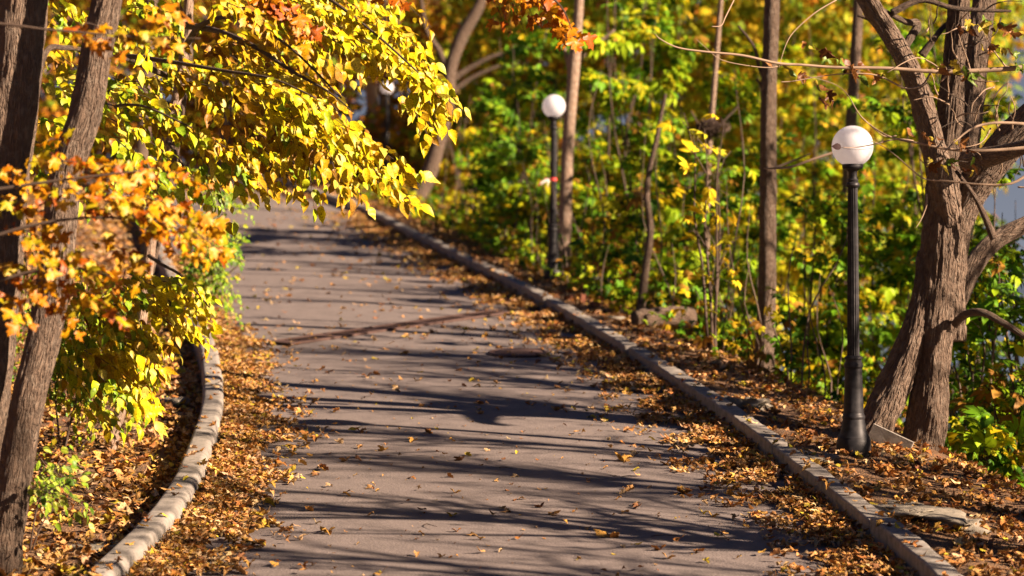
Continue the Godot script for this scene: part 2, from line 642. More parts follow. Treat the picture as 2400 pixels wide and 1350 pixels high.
func build_drain() -> void:
	# slotted drain channel across the lane, from its left end (700, 800) to its right end (1175, 728)
	var a := on(655, 25.55)
	var b := on(1180, 28.7)
	a.y += .012
	b.y += .012
	var t := thing("drain_grate", "rusty reddish slotted drain channel running slantwise across the lane", "drain", a)
	var ax := (b - a).normalized()
	var up := Vector3(0, 1, .097).normalized()
	up = (up - ax * up.dot(ax)).normalized()
	var sd := ax.cross(up).normalized()
	var L := a.distance_to(b)
	var bs := Basis(ax, up, sd)
	var bx := func(size: Vector3) -> BoxMesh:
		var m := BoxMesh.new()
		m.size = size
		return m
	var rail: BoxMesh = bx.call(Vector3(L, .022, .04))
	for s in [-1, 1]: part("frame", rail, M.rust, t, Transform3D(bs, ax * L * .5 + sd * (.145 * s)))
	part("channel", bx.call(Vector3(L, .006, .23)), M.pit, t, Transform3D(bs, ax * L * .5 - up * .004))
	var plate: BoxMesh = bx.call(Vector3(.16, .016, .225))
	var bar: BoxMesh = bx.call(Vector3(.018, .014, .228))
	var n := int(L / .75)
	for i in n + 1:
		part("plate", plate, M.rust, t, Transform3D(bs, ax * clampf(i * L / n, .08, L - .08)))
	for i in int(L / .05):
		var x := .025 + i * .05
		if absf(fposmod(x + L / n * .5, L / n) - L / n * .5) < .10: continue
		part("bar", bar, M.rust, t, Transform3D(bs, ax * x))
	# a patch of broken stones by the right kerb
	var p := on(1215, 24.75)
	var h := thing("manhole_cover", "worn round iron cover half hidden by leaves near the right kerb", "manhole cover", p + Vector3(0, .004, 0))
	h.rotation.x = atan(.097)
	part("lid", lathe([[0.0, .018, 1], [.24, .018, 1], [.25, .012, 2], [.25, -.02, 2]], 28), M.rust, h)
	part("frame", lathe([[.26, -.02, 1], [.26, .016, 1], [.30, .016, 2], [.32, .004, 3]], 28), M.rust, h)

func lamp(px: float, d: float, label: String, shaft: Material, lean: float, lift := 0.0, x_fix := 0.0) -> Node3D:
	var p := on(px, d)
	p.x += x_fix
	p.y += lift
	var t := thing("street_lamp", label, "street lamp", p, "globe lamps along the right of the lane")
	t.rotation.z = lean
	t.scale = Vector3.ONE * .968
	part("base", lathe([[.0, -.22, 1], [.135, -.22, 1], [.135, .03, 1], [.128, .045, 2], [.125, .06, 3], [.112, .085, 3], [.098, .13, 3], [.088, .19, 3], [.086, .20, 4], [.09, .21, 4], [.09, .225, 4], [.084, .235, 5], [.079, .25, 6], [.066, .60, 6], [.066, .61, 7]], 40), M.iron, t)
	part("collar", lathe([[.05, .60, 1], [.070, .60, 1], [.074, .61, 2], [.074, .63, 2], [.066, .645, 3], [.062, .665, 3], [.070, .675, 4], [.070, .69, 4], [.045, .70, 5]], 40), M.iron if shaft == M.iron else shaft, t)
	part("shaft", lathe([[.050, .695, 1], [.048, .75, 1], [.046, 1.2, 1], [.042, 1.7, 1], [.039, 2.0, 1], [.039, 2.03, 1]], 64, 16, .007), shaft, t)
	part("ring", lathe([[.036, 2.015, 1], [.050, 2.02, 1], [.054, 2.035, 2], [.050, 2.05, 3], [.040, 2.06, 4], [.044, 2.075, 5], [.036, 2.085, 6], [.034, 2.13, 6], [.038, 2.15, 7]], 36), M.iron, t)
	part("cup", lathe([[.036, 2.14, 1], [.048, 2.155, 1], [.078, 2.165, 2], [.082, 2.175, 3], [.082, 2.20, 3], [.070, 2.205, 4], [.0, 2.205, 5]], 36), M.iron, t)
	var sp := SphereMesh.new()
	sp.radius = .163
	sp.height = .326
	sp.radial_segments = 48
	sp.rings = 24
	part("globe", sp, M.globe, t, Transform3D(Basis(), Vector3(0, 2.34, 0)))
	return t

func build_lamps() -> void:
	lamp(2001, 18.35, "black iron globe lamp beside the thick many-stemmed tree", M.iron, .004, .065)
	var l2 := lamp(1291, 32.6, "second globe lamp up the lane with a knotted warning ribbon", M.iron, -.005, .08, .03)
	lamp(907, 57.0, "farthest globe lamp, partly behind the hanging yellow leaves", M.iron, 0.0)
	# a red and white ribbon knotted round the second lamp
	var r := thing("ribbon", "red and white barrier ribbon knotted round the lamp shaft", "ribbon", l2.position + Vector3(0, 1.28, 0))
	part("loop", lathe([[.052, -.022, 1], [.055, 0, 1], [.052, .022, 1], [.046, .0, 1]], 20), M.band_red, r)
	var tail := func(pts: Array, w: float, m: Material) -> void:
		var st := begin()
		for i in pts.size() - 1:
			var a: Vector3 = pts[i]
			var b: Vector3 = pts[i + 1]
			var u := Vector3(0, w, w * .5)
			for v in [a - u, a + u, b + u, a - u, b + u, b - u]: st.add_vertex(v)
		part("tail", done(st), m, r)
	tail.call([Vector3(-.05, -.01, .05), Vector3(-.10, -.02, .07), Vector3(-.17, -.06, .06)], .02, M.band_white)
	tail.call([Vector3(-.17, -.06, .06), Vector3(-.205, -.085, .05)], .016, M.band_red)
	tail.call([Vector3(-.05, -.01, .055), Vector3(-.07, -.06, .06), Vector3(-.075, -.10, .06)], .018, M.band_white)
	tail.call([Vector3(-.075, -.10, .06), Vector3(-.08, -.125, .06)], .016, M.band_red)
	tail.call([Vector3(-.04, -.012, .056), Vector3(-.09, .012, .06), Vector3(-.12, .01, .06)], .014, M.band_red)

func px_path(list: Array, d0: float, d1 := -1.0) -> Array:   # [px, py, width in px] -> [point, radius]
	var out := []
	for i in list.size():
		var d := d0 if d1 < 0.0 else lerpf(d0, d1, i / float(list.size() - 1))
		if list[i].size() > 3: d = list[i][3]
		out.append([at(list[i][0], list[i][1], d), list[i][2] * .5 / F * d])
	return out

func build_big_tree() -> void:
	var t := thing("tree", "thick dark many-stemmed tree with fissured bark behind the nearest lamp", "tree")
	var D := 19.2
	wood("trunk", px_path([[2148, 1160, 130], [2160, 1060, 104], [2176, 960, 90], [2186, 820, 84], [2196, 680, 82], [2204, 560, 84], [2212, 450, 78], [2222, 330, 58], [2234, 180, 54], [2246, 40, 50], [2256, -120, 46]], D), M.bark, t, 14, 112, .019)
	wood("buttress", px_path([[2010, 1090, 110, 19.10], [2052, 1000, 86, 19.10], [2098, 900, 76, 19.12], [2136, 800, 66, 19.15], [2160, 700, 52, 19.20], [2176, 590, 44, 19.22]], D), M.bark, t, 14, 96, .018)
	wood("limb", px_path([[2232, 800, 60, 19.30], [2228, 660, 70, 19.35], [2236, 560, 74, 19.35], [2262, 470, 80, 19.30], [2318, 385, 84, 19.20], [2400, 300, 80, 19.10], [2520, 180, 70, 19.00]], D), M.bark, t, 14, 96, .015)
	wood("limb", px_path([[2226, 520, 60, 19.15], [2200, 400, 60, 19.00], [2176, 290, 54, 18.95], [2140, 180, 50, 18.90], [2084, 80, 46, 18.85], [2040, 10, 44, 18.80], [1990, -90, 40, 18.80]], D), M.bark, t, 14, 72, .012)
	wood("limb", px_path([[2236, 480, 60, 19.50], [2258, 370, 66, 19.60], [2278, 240, 60, 19.70], [2290, 110, 58, 19.80], [2312, -20, 54, 19.90], [2330, -140, 50, 19.90]], D), M.bark, t, 14, 72, .012)
	wood("limb", px_path([[2210, 800, 40, 19.50], [2250, 690, 48, 19.70], [2284, 620, 48, 19.80], [2330, 566, 44, 19.90], [2400, 528, 40, 20.00], [2500, 480, 36, 20.10]], D), M.bark, t, 12, 32, .007)
	wood("limb", px_path([[2238, 760, 22, 19.10], [2262, 738, 20, 19.00], [2300, 732, 18, 18.90], [2350, 756, 16, 18.80], [2420, 800, 14, 18.70]], D), M.bark, t, 10, 20, .003)
	wood("limb", px_path([[2270, 380, 60, 18.90], [2330, 365, 46, 18.60], [2400, 345, 36, 18.30], [2500, 320, 30, 18.10]], D), M.bark_dark, t, 10, 24, .004)
	wood("limb", px_path([[2180, 230, 22, 19.10], [2120, 130, 18, 19.10], [2150, 60, 22, 19.20], [2120, 50, 14, 19.10], [2060, 20, 12, 19.00]], D), M.bark, t, 10, 16, .002)
	wood("limb", px_path([[2160, 130, 22, 19.20], [2190, 90, 14, 19.20], [2215, 60, 12, 19.30], [2250, 40, 8, 19.30]], D), M.bark_dark, t, 8, 12, .001)
	for q in [[[2090, 30, 18], [2160, 0, 14], [2230, 18, 12], [2300, 24, 10], [2370, 26, 6]], [[2066, 70, 16], [2040, 46, 12], [2010, 36, 6]], [[2330, 560, 20], [2290, 470, 12], [2240, 400, 8]]]:
		wood("limb", px_path(q, 19.0), M.bark_dark, t, 8, 10)
	# tangle of fine bare twigs about the forks
	for k in 44:
		var p := Vector2(rng.randf_range(2170, 2400), rng.randf_range(20, 470))
		var a := rng.randf_range(-2.8, -.3) if k % 3 else rng.randf() * TAU
		var l := rng.randf_range(50, 135)
		var q := []
		var n := 5
		for i in n:
			q.append([p.x, p.y, lerpf(4.5, 1.2, i / float(n - 1)), 18.7 - i * .05 + rng.randf_range(-.05, .05)])
			p += Vector2(cos(a), sin(a)) * l / n
			a += rng.randf_range(-.55, .55)
		wood("twig", px_path(q, 18.5), M.bark if k % 2 else M.twig_pale, t, 3, 4)
	# pale thin boughs that reach across in front of the lamp
	var b := thing("bough", "pale leafless bough reaching across before the nearest lamp and its tree", "branch", Vector3.ZERO)
	wood("limb", px_path([[2460, 150, 14], [2400, 158, 13], [2300, 165, 11], [2200, 168, 10], [2080, 160, 8], [1960, 158, 7], [1880, 152, 6], [1820, 148, 7], [1740, 130, 6], [1660, 122, 5], [1590, 112, 4], [1548, 92, 3], [1536, 80, 2]], 16.8, 16.2), M.twig_pale, b, 5, 8)
	var tw := [[[2180, 172, 9], [2160, 200, 8], [2120, 206, 7], [2060, 178, 6], [2000, 172, 5], [1930, 178, 4], [1860, 190, 4], [1830, 192, 3]], [[1840, 150, 5], [1810, 158, 4], [1760, 155, 4], [1690, 140, 3], [1650, 108, 2], [1632, 92, 2]], [[2420, 345, 18], [2330, 352, 14], [2240, 352, 11], [2150, 335, 9], [2080, 318, 7], [2020, 275, 5], [1985, 220, 4], [1950, 195, 3], [1880, 175, 2]], [[2140, 330, 7], [2100, 326, 6], [2050, 338, 5], [2000, 346, 3], [1976, 345, 2]], [[2420, 400, 14], [2370, 430, 11], [2300, 432, 9], [2220, 424, 8], [2170, 420, 6], [2140, 400, 5], [2100, 365, 4], [2065, 340, 3], [2040, 330, 2]], [[2100, 318, 6], [2070, 318, 4], [2030, 285, 3], [2015, 270, 2]], [[2400, 290, 14], [2330, 288, 12], [2280, 300, 10], [2240, 330, 7], [2210, 360, 4]], [[2360, 160, 8], [2330, 120, 5], [2310, 80, 3]], [[2210, 165, 6], [2150, 135, 5], [2080, 170, 3]], [[1960, 0, 6], [1910, 30, 5], [1860, 75, 4], [1840, 110, 3], [1825, 160, 2]], [[1720, 0, 6], [1700, 40, 6], [1690, 60, 4], [1668, 62, 3]]]
	for q in tw:
		for e in q: e[2] *= .6
		wood("twig", px_path(q, 16.8, 16.5), M.twig_pale, b, 4, 6)
	wood("twig", px_path([[2030, 330, 6], [1960, 355, 7], [1900, 375, 7], [1850, 392, 6], [1790, 395, 4]], 20.5), M.twig_pale, b, 4, 6)
	var acc := {"x": [], "c": []}
	for s in [[1890, 90, 2030, 190, 12], [1960, 150, 2060, 170, 8], [1800, 150, 1900, 190, 5], [1900, 190, 1960, 240, 6], [2180, 150, 2290, 180, 12], [2230, 60, 2400, 70, 14], [2150, 380, 2290, 400, 10], [2130, 300, 2180, 320, 4], [2200, 320, 2290, 370, 5], [2290, 90, 2400, 150, 10]]:
		spray(acc, null, at(s[0], s[1], 16.6), at(s[2], s[3], 16.7), .02, s[4], .085, [4, 3, 2, 2], .05)
	emit(acc, b, LM.dry, [Color(.16, .06, .02), Color(.30, .13, .04), Color(.16, .25, .03), Color(.42, .33, .04)], 90)
	# the dead leaf whose stalk crosses the globe
	var lf := thing("dead_leaf", "dark dead leaf hanging on a bare twig in front of the globe", "leaf", at(1966, 345, 16.5))
	part("blade", LM.oval[0], mat(Color(.035, .012, .012), .7), lf, Transform3D(frame(Vector3(-1, .15, .1), Vector3(.1, .4, 1), .07, 1.4), Vector3(.015, 0, 0)))
	wood("stalk", [[Vector3(.01, 0, 0), .0016], [Vector3(.06, -.012, 0), .0012], [Vector3(.13, -.018, .0), .0012], [Vector3(.22, -.01, .02), .0012]], M.twig, lf, 4, 5)

func build_trunks() -> void:
	var specs := [
		["slender trunk with sunlit bark between the two nearer lamps", [[1788, 905, 58], [1791, 850, 50], [1797, 720, 44], [1799, 560, 41], [1801, 400, 40], [1802, 200, 37], [1808, 60, 38], [1812, -80, 36]], 25.0, "bark", .006],
		["pale trunk with a kink standing right behind the ribboned lamp", [[1318, 680, 40], [1322, 600, 33], [1326, 470, 30], [1332, 330, 29], [1342, 200, 27], [1346, 140, 30], [1354, 60, 23], [1362, -80, 21]], 33.8, "bark_pale", .004],
		["thin trunk rising behind the globe of the nearest lamp", [[1975, 800, 34], [1980, 640, 30], [1986, 480, 28], [1994, 300, 27], [2006, 120, 26], [2016, -60, 25]], 31.0, "bark", .004],
		["thin pale stem with a dark nest in its fork", [[1655, 620, 16], [1658, 440, 14], [1664, 320, 14], [1674, 200, 13], [1682, 100, 13], [1694, -60, 12]], 31.0, "bark_pale", .002],
		["dark crooked trunk leaning over the bend of the lane", [[950, 505, 60], [972, 468, 46], [1004, 410, 38], [1032, 320, 32], [1050, 240, 30], [1056, 160, 30], [1080, 90, 32], [1120, 20, 26], [1150, -60, 22]], 46.0, "bark_dark", .004],
		["far pale trunk left of the farthest lamp", [[884, 470, 36], [880, 380, 34], [876, 280, 32], [868, 180, 28], [860, 60, 26], [850, -60, 24]], 62.0, "bark_white", .004],
		["far brown trunk just right of the farthest lamp", [[912, 470, 34], [908, 380, 34], [905, 280, 30], [900, 160, 26], [896, -40, 24]], 60.0, "bark", .004],
		["dark bent stem low in the thicket under the slender trunk", [[1500, 740, 24], [1512, 640, 18], [1524, 540, 17], [1516, 440, 14], [1540, 320, 11], [1560, 220, 8]], 29.0, "bark_dark", .002],
	]
	var k := 0
	for s in specs:
		var t := thing("tree", s[0], "tree")
		wood("trunk", px_path(s[1], s[2]), M[s[3]], t, 10, 24, s[4])
		if k == 0:
			for q in [[[1800, 205, 10], [1780, 160, 9], [1768, 110, 7], [1730, 60, 5]], [[1800, 230, 12], [1784, 200, 8], [1772, 186, 4]], [[1802, 400, 8], [1850, 380, 5], [1900, 360, 4]]]: wood("limb", px_path(q, 25.0), M.bark_dark, t, 5, 8)
		elif k == 1:
			for q in [[[1338, 170, 22], [1364, 130, 18], [1390, 110, 10], [1440, 70, 6]], [[1334, 160, 12], [1325, 120, 9], [1316, 100, 5]]]: wood("limb", px_path(q, 34.5), M.bark_pale, t, 6, 10)
		elif k == 3:
			var nest := thing("nest", "dark tangled nest in the fork of the thin pale stem", "nest", at(1664, 300, 30.9))
			var st := begin()
			for i in 150:
				var dir := rv().normalized()
				var c := Vector3(dir.x * .13 + (.10 if i % 3 == 0 else -.02), dir.y * .085, dir.z * .1)
				tube(st, [[c - dir.cross(rv()).normalized() * .10, .006], [c, .007], [c + dir.cross(rv()).normalized() * .10, .004]], 4)
			part("twigs", done(st), M.nest, nest)
			for q in [[[1660, 320, 10], [1690, 290, 7], [1730, 250, 5]], [[1660, 330, 8], [1636, 290, 5], [1620, 260, 4]]]: wood("limb", px_path(q, 31.0), M.bark_dark, t, 5, 6)
		elif k == 4:
			for q in [[[1054, 190, 20], [1100, 160, 12], [1160, 130, 9], [1240, 110, 6]], [[1056, 180, 22], [1030, 120, 14], [1000, 70, 10], [985, -20, 8]], [[1052, 220, 16], [1110, 180, 10], [1180, 150, 6]]]: wood("limb", px_path(q, 46.0), M.bark_dark, t, 6, 8)
		k += 1

func build_left_trees() -> void:
	var a := thing("tree", "thick brown trunk at the left edge of the lane, cut by the frame", "tree")
	wood("trunk", px_path([[-110, 1420, 190, 14.6], [-70, 1150, 140], [-42, 900, 132], [-14, 640, 122], [12, 400, 118], [32, 200, 124], [46, 40, 126], [60, -140, 120]], 14.6), M.bark, a, 18, 112, .012)
	wood("limb", px_path([[70, 240, 22], [108, 122, 14, 14.8], [150, 112, 12, 15.2], [200, 118, 10, 15.6], [300, 140, 8, 16.5]], 14.6), M.bark_dark, a, 6, 8)
	var b := thing("tree", "leaning slim brown trunk rooted by the near end of the left kerb", "tree")
	wood("trunk", px_path([[-20, 1420, 130], [2, 1340, 96], [14, 1240, 84], [40, 1090, 80], [60, 961, 78], [117, 717, 77], [155, 420, 78], [202, 259, 76], [230, 100, 74], [252, -10, 72], [280, -160, 68]], 14.3), M.bark, b, 16, 88, .009)
	# the yellow tree: slim mottled trunk, limbs arching over the lane, hanging sprays
	var y := thing("tree", "yellow-leaved tree with slim mottled trunk drooping over the lane", "tree")
	wood("trunk", px_path([[258, 1070, 34], [268, 1010, 30], [300, 900, 28], [325, 790, 27], [345, 640, 27], [362, 500, 26], [392, 330, 25], [424, 180, 24], [440, 40, 24], [452, -140, 22]], 19.2), M.bark_pale, y, 10, 24, .003)
	wood("trunk", px_path([[350, 640, 22], [368, 560, 24], [390, 480, 22], [425, 250, 20], [440, 100, 30], [436, 0, 30], [440, -120, 28]], 21.0), M.bark_dark, y, 8, 16, .002)
	var limbs := [
		[[440, -40, 20, 19.0], [520, -90, 16, 18.2], [640, -70, 12, 17.4], [760, -10, 9, 16.9], [880, 80, 6, 16.5], [980, 170, 4, 16.2]],
		[[436, 60, 18, 19.0], [500, 70, 14, 18.2], [580, 100, 11, 17.4], [690, 170, 8, 16.9], [770, 215, 5, 16.6], [830, 265, 2, 16.4]],
		[[420, 190, 16, 19.0], [300, 135, 14, 18.0], [400, 145, 10, 17.2], [520, 165, 8, 16.8], [640, 185, 6, 16.5], [740, 230, 4, 16.3]],
		[[440, 100, 16, 19.0], [470, 60, 14, 18.4], [530, 40, 10, 17.9], [600, 60, 8, 17.4], [690, 120, 6, 17.0], [800, 230, 4, 16.7]],
		[[400, 300, 12, 19.0], [330, 270, 10, 18.0], [270, 250, 8, 17.2], [340, 250, 6, 16.8], [450, 300, 4, 16.6]],
		[[350, 600, 10, 19.1], [380, 620, 8, 18.4], [430, 650, 6, 17.8], [490, 720, 3, 17.4]],
		[[320, 800, 9, 19.1], [300, 740, 7, 18.3], [330, 720, 5, 17.8], [400, 760, 3, 17.4]],
		[[392, 330, 10, 19.2], [420, 370, 8, 18.8], [440, 420, 6, 18.6], [470, 470, 3, 18.4]]]
	for q in limbs: wood("limb", px_path(q, 17.0), M.bark_dark, y, 6, 8)
	var acc := {"x": [], "c": []}
	var st := begin()
	# hanging sprays in the sun: x0 y0 x1 y1, how many leaves, kind (0 yellow, 1 yellow-green, 2 gold)
	var W := [[6, 1.2, 2, 2, .3, .3], [2, 5, .6, 1.5, 2.2, .1], [2.5, .6, 5, .6, .2, 1.2]]
	var S := [
		[560, -10, 935, 25, 36, 0], [650, -10, 985, 110, 44, 0], [720, 40, 1040, 190, 46, 0], [760, 80, 1060, 225, 46, 0], [850, 95, 1075, 262, 46, 0], [915, 150, 1052, 300, 38, 0], [850, 70, 1050, 200, 34, 0], [940, 220, 1010, 335, 26, 0], [880, 120, 1060, 250, 34, 0], [740, 20, 930, 90, 30, 0], [690, 60, 900, 180, 32, 0], [840, 40, 990, 120, 26, 0],
		[560, 165, 760, 220, 34, 0], [600, 195, 840, 325, 42, 0], [620, 235, 985, 418, 56, 0], [600, 255, 930, 420, 46, 0], [640, 260, 975, 485, 54, 0], [660, 290, 900, 440, 40, 0], [640, 320, 860, 470, 36, 2], [700, 300, 870, 420, 34, 0], [720, 360, 735, 485, 16, 1], [760, 330, 800, 470, 18, 2], [800, 380, 815, 490, 16, 2], [680, 300, 700, 430, 18, 0], [640, 290, 660, 390, 14, 2], [560, 260, 650, 430, 26, 2], [580, 330, 700, 455, 24, 0], [620, 230, 790, 310, 28, 0], [700, 275, 860, 385, 34, 0], [640, 200, 790, 285, 26, 0],
		[240, 240, 470, 320, 36, 1], [250, 210, 400, 250, 22, 1], [330, 290, 470, 330, 22, 0], [260, 280, 440, 430, 30, 1], [270, 330, 415, 475, 30, 1], [280, 190, 470, 210, 26, 0], [430, 150, 640, 190, 30, 0], [470, 110, 640, 130, 24, 2], [440, 200, 620, 260, 30, 2], [400, 170, 560, 330, 28, 2], [500, 330, 640, 470, 26, 2], [460, 320, 560, 440, 22, 1], [470, 370, 520, 540, 18, 1],
		[100, 205, 190, 250, 16, 1], [90, 290, 165, 330, 14, 1], [80, 330, 150, 420, 18, 1], [60, 380, 130, 450, 16, 1], [110, 120, 190, 170, 14, 2], [120, 20, 200, 80, 14, 1], [300, 20, 400, 60, 16, 1], [270, 60, 340, 150, 14, 0], [330, 40, 440, 110, 18, 2], [500, 0, 640, 60, 24, 2], [600, 30, 740, 100, 26, 2],
		[300, 640, 505, 770, 40, 0], [290, 670, 490, 800, 38, 0], [270, 690, 420, 770, 30, 0], [250, 700, 380, 870, 34, 0], [220, 740, 370, 900, 34, 0], [230, 800, 370, 960, 34, 0], [200, 820, 310, 960, 28, 0], [200, 700, 300, 840, 26, 0], [250, 860, 360, 990, 24, 0], [180, 780, 240, 900, 20, 1], [160, 860, 260, 1010, 24, 1], [380, 660, 480, 700, 20, 1], [200, 640, 330, 700, 22, 1], [330, 650, 480, 720, 34, 0], [300, 700, 440, 790, 34, 0], [270, 740, 400, 830, 34, 0], [240, 780, 370, 870, 34, 0], [210, 830, 350, 930, 34, 0], [170, 700, 280, 800, 26, 1], [150, 780, 230, 880, 24, 1], [230, 880, 340, 1000, 26, 1], [300, 780, 370, 900, 24, 0], [150, 660, 240, 740, 20, 1]]
	for s in S:
		var d := rng.randf_range(16.1, 17.6) if s[1] < 600 else rng.randf_range(17.2, 18.2)
		spray(acc, st, at(s[0], s[1], d + .25), at(s[2], s[3], d), rng.randf_range(.02, .08), int(s[4] * 1.65), .112, W[s[5]], .075)
	# shaded sprays deeper in the crown
	var tri := PackedVector2Array([Vector2(80, -60), Vector2(880, -60), Vector2(860, 160), Vector2(700, 330), Vector2(560, 400), Vector2(420, 480), Vector2(80, 460)])
	var n := 0
	while n < 80:
		var p := Vector2(rng.randf_range(80, 900), rng.randf_range(-60, 480))
		if not Geometry2D.is_point_in_polygon(p, tri): continue
		var d := rng.randf_range(17.8, 20.5)
		spray(acc, st, at(p.x, p.y, d + .2), at(p.x + rng.randf_range(40, 150), p.y + rng.randf_range(20, 120), d), .05, 16, .12, W[2] if p.x > 380 else W[1], .08)
		n += 1
	# the upper crown, above the frame
	for i in 60:
		var p := at(rng.randf_range(150, 900), rng.randf_range(-420, -90), rng.randf_range(16.8, 20.5))
		spray(acc, st, p, p + Vector3(rng.randf_range(.2, .6), rng.randf_range(-.35, .1), rng.randf_range(-.3, .3)), .05, 14, .12, W[0], .08)
	part("twig", done(st), M.twig, y)
	emit(acc, y, LM.oval, [Color(.66, .53, .010), Color(.40, .47, .013), Color(.51, .32, .010), Color(.66, .57, .09), Color(.19, .31, .013), Color(.29, .145, .017)], 300)

func build_maples() -> void:
	var pal := [Color(.50, .18, .002), Color(.36, .085, .003), Color(.56, .29, .004), Color(.40, .33, .008), Color(.54, .31, .04)]
	var t := thing("tree", "young orange maple whose boughs hang before the left trunks", "tree")
	wood("trunk", px_path([[-320, 1500, 60], [-300, 1000, 50], [-270, 500, 44], [-240, 100, 36], [-220, -200, 26]], 12.2), M.bark, t, 8, 16, .003)
	for q in [[[-275, 560, 20], [-150, 470, 14], [20, 440, 9], [160, 420, 7], [330, 400, 4]], [[-290, 760, 20], [-150, 620, 14], [30, 540, 9], [220, 510, 7], [420, 530, 5], [520, 590, 3]], [[-290, 820, 18], [-100, 700, 12], [60, 640, 8], [200, 630, 5]], [[-245, 150, 14], [-60, 60, 9], [120, 70, 6], [300, 85, 4], [470, 90, 2]]]:
		wood("limb", px_path(q, 12.2), M.twig, t, 6, 6)
	var acc := {"x": [], "c": []}
	var st := begin()
	for s in [[0, 400, 130, 470, 16], [60, 380, 260, 400, 16], [180, 380, 330, 430, 22], [250, 390, 480, 430, 24], [150, 430, 360, 500, 26], [300, 450, 520, 540, 28], [200, 490, 470, 560, 30], [380, 500, 520, 600, 20], [330, 540, 480, 610, 20], [0, 470, 120, 540, 16], [20, 540, 180, 590, 16], [60, 560, 140, 660, 12], [80, 600, 260, 650, 18], [0, 620, 90, 700, 14], [60, 650, 230, 730, 24], [150, 620, 300, 690, 18], [180, 680, 290, 750, 14], [0, 700, 70, 760, 12], [100, 690, 170, 770, 12], [230, 560, 340, 640, 14], [90, 430, 200, 480, 10], [430, 540, 540, 600, 10], [240, 420, 330, 470, 12],
		[180, 95, 270, 125, 8], [190, 60, 240, 75, 4], [150, 70, 200, 85, 4], [270, 85, 400, 110, 14], [330, 70, 390, 60, 6], [370, 30, 420, 60, 7], [110, 330, 160, 345, 5]]:
		spray(acc, st, at(s[0], s[1], 12.3), at(s[2], s[3], rng.randf_range(11.9, 12.7)), .03, int(s[4] * 1.4), .062, [3.4, 1.2, 4, 2.2, 1.4], .06, .003)
	part("twig", done(st), M.twig, t)
	emit(acc, t, LM.maple, pal, 300)
	var u := thing("bough", "orange maple bough hanging into the top of the view above the lane", "branch")
	wood("limb", px_path([[300, -420, 40, 16.0], [700, -260, 26, 15.6], [1000, -130, 16, 15.2], [1160, -70, 9, 15.0], [1300, 0, 5, 15.0], [1340, 70, 2, 15.0]], 15.0), M.bark_dark, u, 6, 8)
	acc = {"x": [], "c": []}
	st = begin()
	for s in [[1140, -30, 1180, 60, 8], [1180, -30, 1230, 80, 9], [1250, -30, 1290, 40, 10], [1270, 0, 1340, 100, 18], [1290, 40, 1360, 95, 14], [1300, 20, 1330, 110, 9], [1220, -10, 1250, 50, 6], [560, -20, 700, 50, 16], [600, 0, 720, 60, 14], [650, 20, 740, 80, 10], [690, 60, 730, 110, 6], [560, 40, 600, 80, 4], [820, -30, 960, 10, 10]]:
		spray(acc, st, at(s[0], s[1], 15.1), at(s[2], s[3], rng.randf_range(14.8, 15.4)), .03, s[4], .095, [4, 3, 2, .5, .5], .06, .003)
	part("twig", done(st), M.twig, u)
	emit(acc, u, LM.maple, pal, 200)

func shrub(called: String, label: String, cat: String, sprays: Array, d: float, size: float, pal: Array, w: Array, meshes: Array, single := 60, stems: Array = []) -> void:
	var t := thing(called, label, cat)
	for q in stems: wood("stem", px_path(q, d), M.twig, t, 5, 6)
	var acc := {"x": [], "c": []}
	var st := begin()
	for s in sprays:
		var dd := d + rng.randf_range(-.5, .5)
		spray(acc, st, at(s[0], s[1], dd), at(s[2], s[3], dd + rng.randf_range(-.2, .2)), .03, s[4], size, w, .06, .003)
	part("twig", done(st), M.twig, t)
	emit(acc, t, meshes, pal, single)

func build_left_shrubs() -> void:
	var green := [Color(.17, .33, .015), Color(.28, .40, .02), Color(.42, .44, .03), Color(.07, .17, .01)]
	var sp := []
	for i in 80: sp.append([rng.randf_range(410, 510), rng.randf_range(460, 700), rng.randf_range(480, 585), rng.randf_range(520, 770), 18])
	for i in 14: sp.append([rng.randf_range(430, 520), rng.randf_range(380, 480), rng.randf_range(500, 600), rng.randf_range(450, 520), 14])
	shrub("shrub", "bright green small-leaved shrub overhanging the left kerb", "shrub", sp, 26.5, .062, green, [4, 4, 2, 2], LM.oval, 80, [[[430, 800, 12], [440, 660, 9], [480, 560, 6], [540, 480, 3]], [[450, 790, 9], [500, 680, 6], [560, 620, 3]]])
	sp = []
	for i in 26: sp.append([rng.randf_range(60, 110), rng.randf_range(1040, 1200), rng.randf_range(100, 225), rng.randf_range(1060, 1250), 6])
	shrub("shrub", "low fresh-green seedling shrub at the foot of the leaning left trunk", "shrub", sp, 14.6, .06, [Color(.24, .38, .03), Color(.34, .44, .04), Color(.48, .50, .10), Color(.12, .24, .02)], [4, 4, 1.5, 1.5], LM.oval, 120, [[[70, 1290, 5], [90, 1180, 4], [140, 1080, 2]], [[75, 1290, 5], [110, 1210, 3], [180, 1160, 2]]])
	sp = []
	for i in 90: sp.append([rng.randf_range(60, 320), rng.randf_range(630, 960), rng.randf_range(110, 370), rng.randf_range(690, 1050), 17])
	shrub("shrub", "straggly yellow-green bush between the left trunks and the kerb", "shrub", sp, 18.9, .075, [Color(.28, .40, .02), Color(.48, .48, .03), Color(.12, .24, .015), Color(.62, .52, .04)], [4, 4, 2, 2], LM.oval, 80, [[[150, 1060, 7], [190, 900, 5], [260, 760, 3]], [[180, 1060, 6], [260, 960, 4], [330, 880, 2]], [[140, 1040, 6], [130, 880, 4], [160, 700, 2]]])
	sp = []
	for i in 30: sp.append([rng.randf_range(0, 90), rng.randf_range(500, 940), rng.randf_range(20, 130), rng.randf_range(560, 980), 10])
	shrub("shrub", "dark green bush behind the left edge trunk", "shrub", sp, 21.0, .06, green, [4, 2, 1, 3], LM.oval, 40)

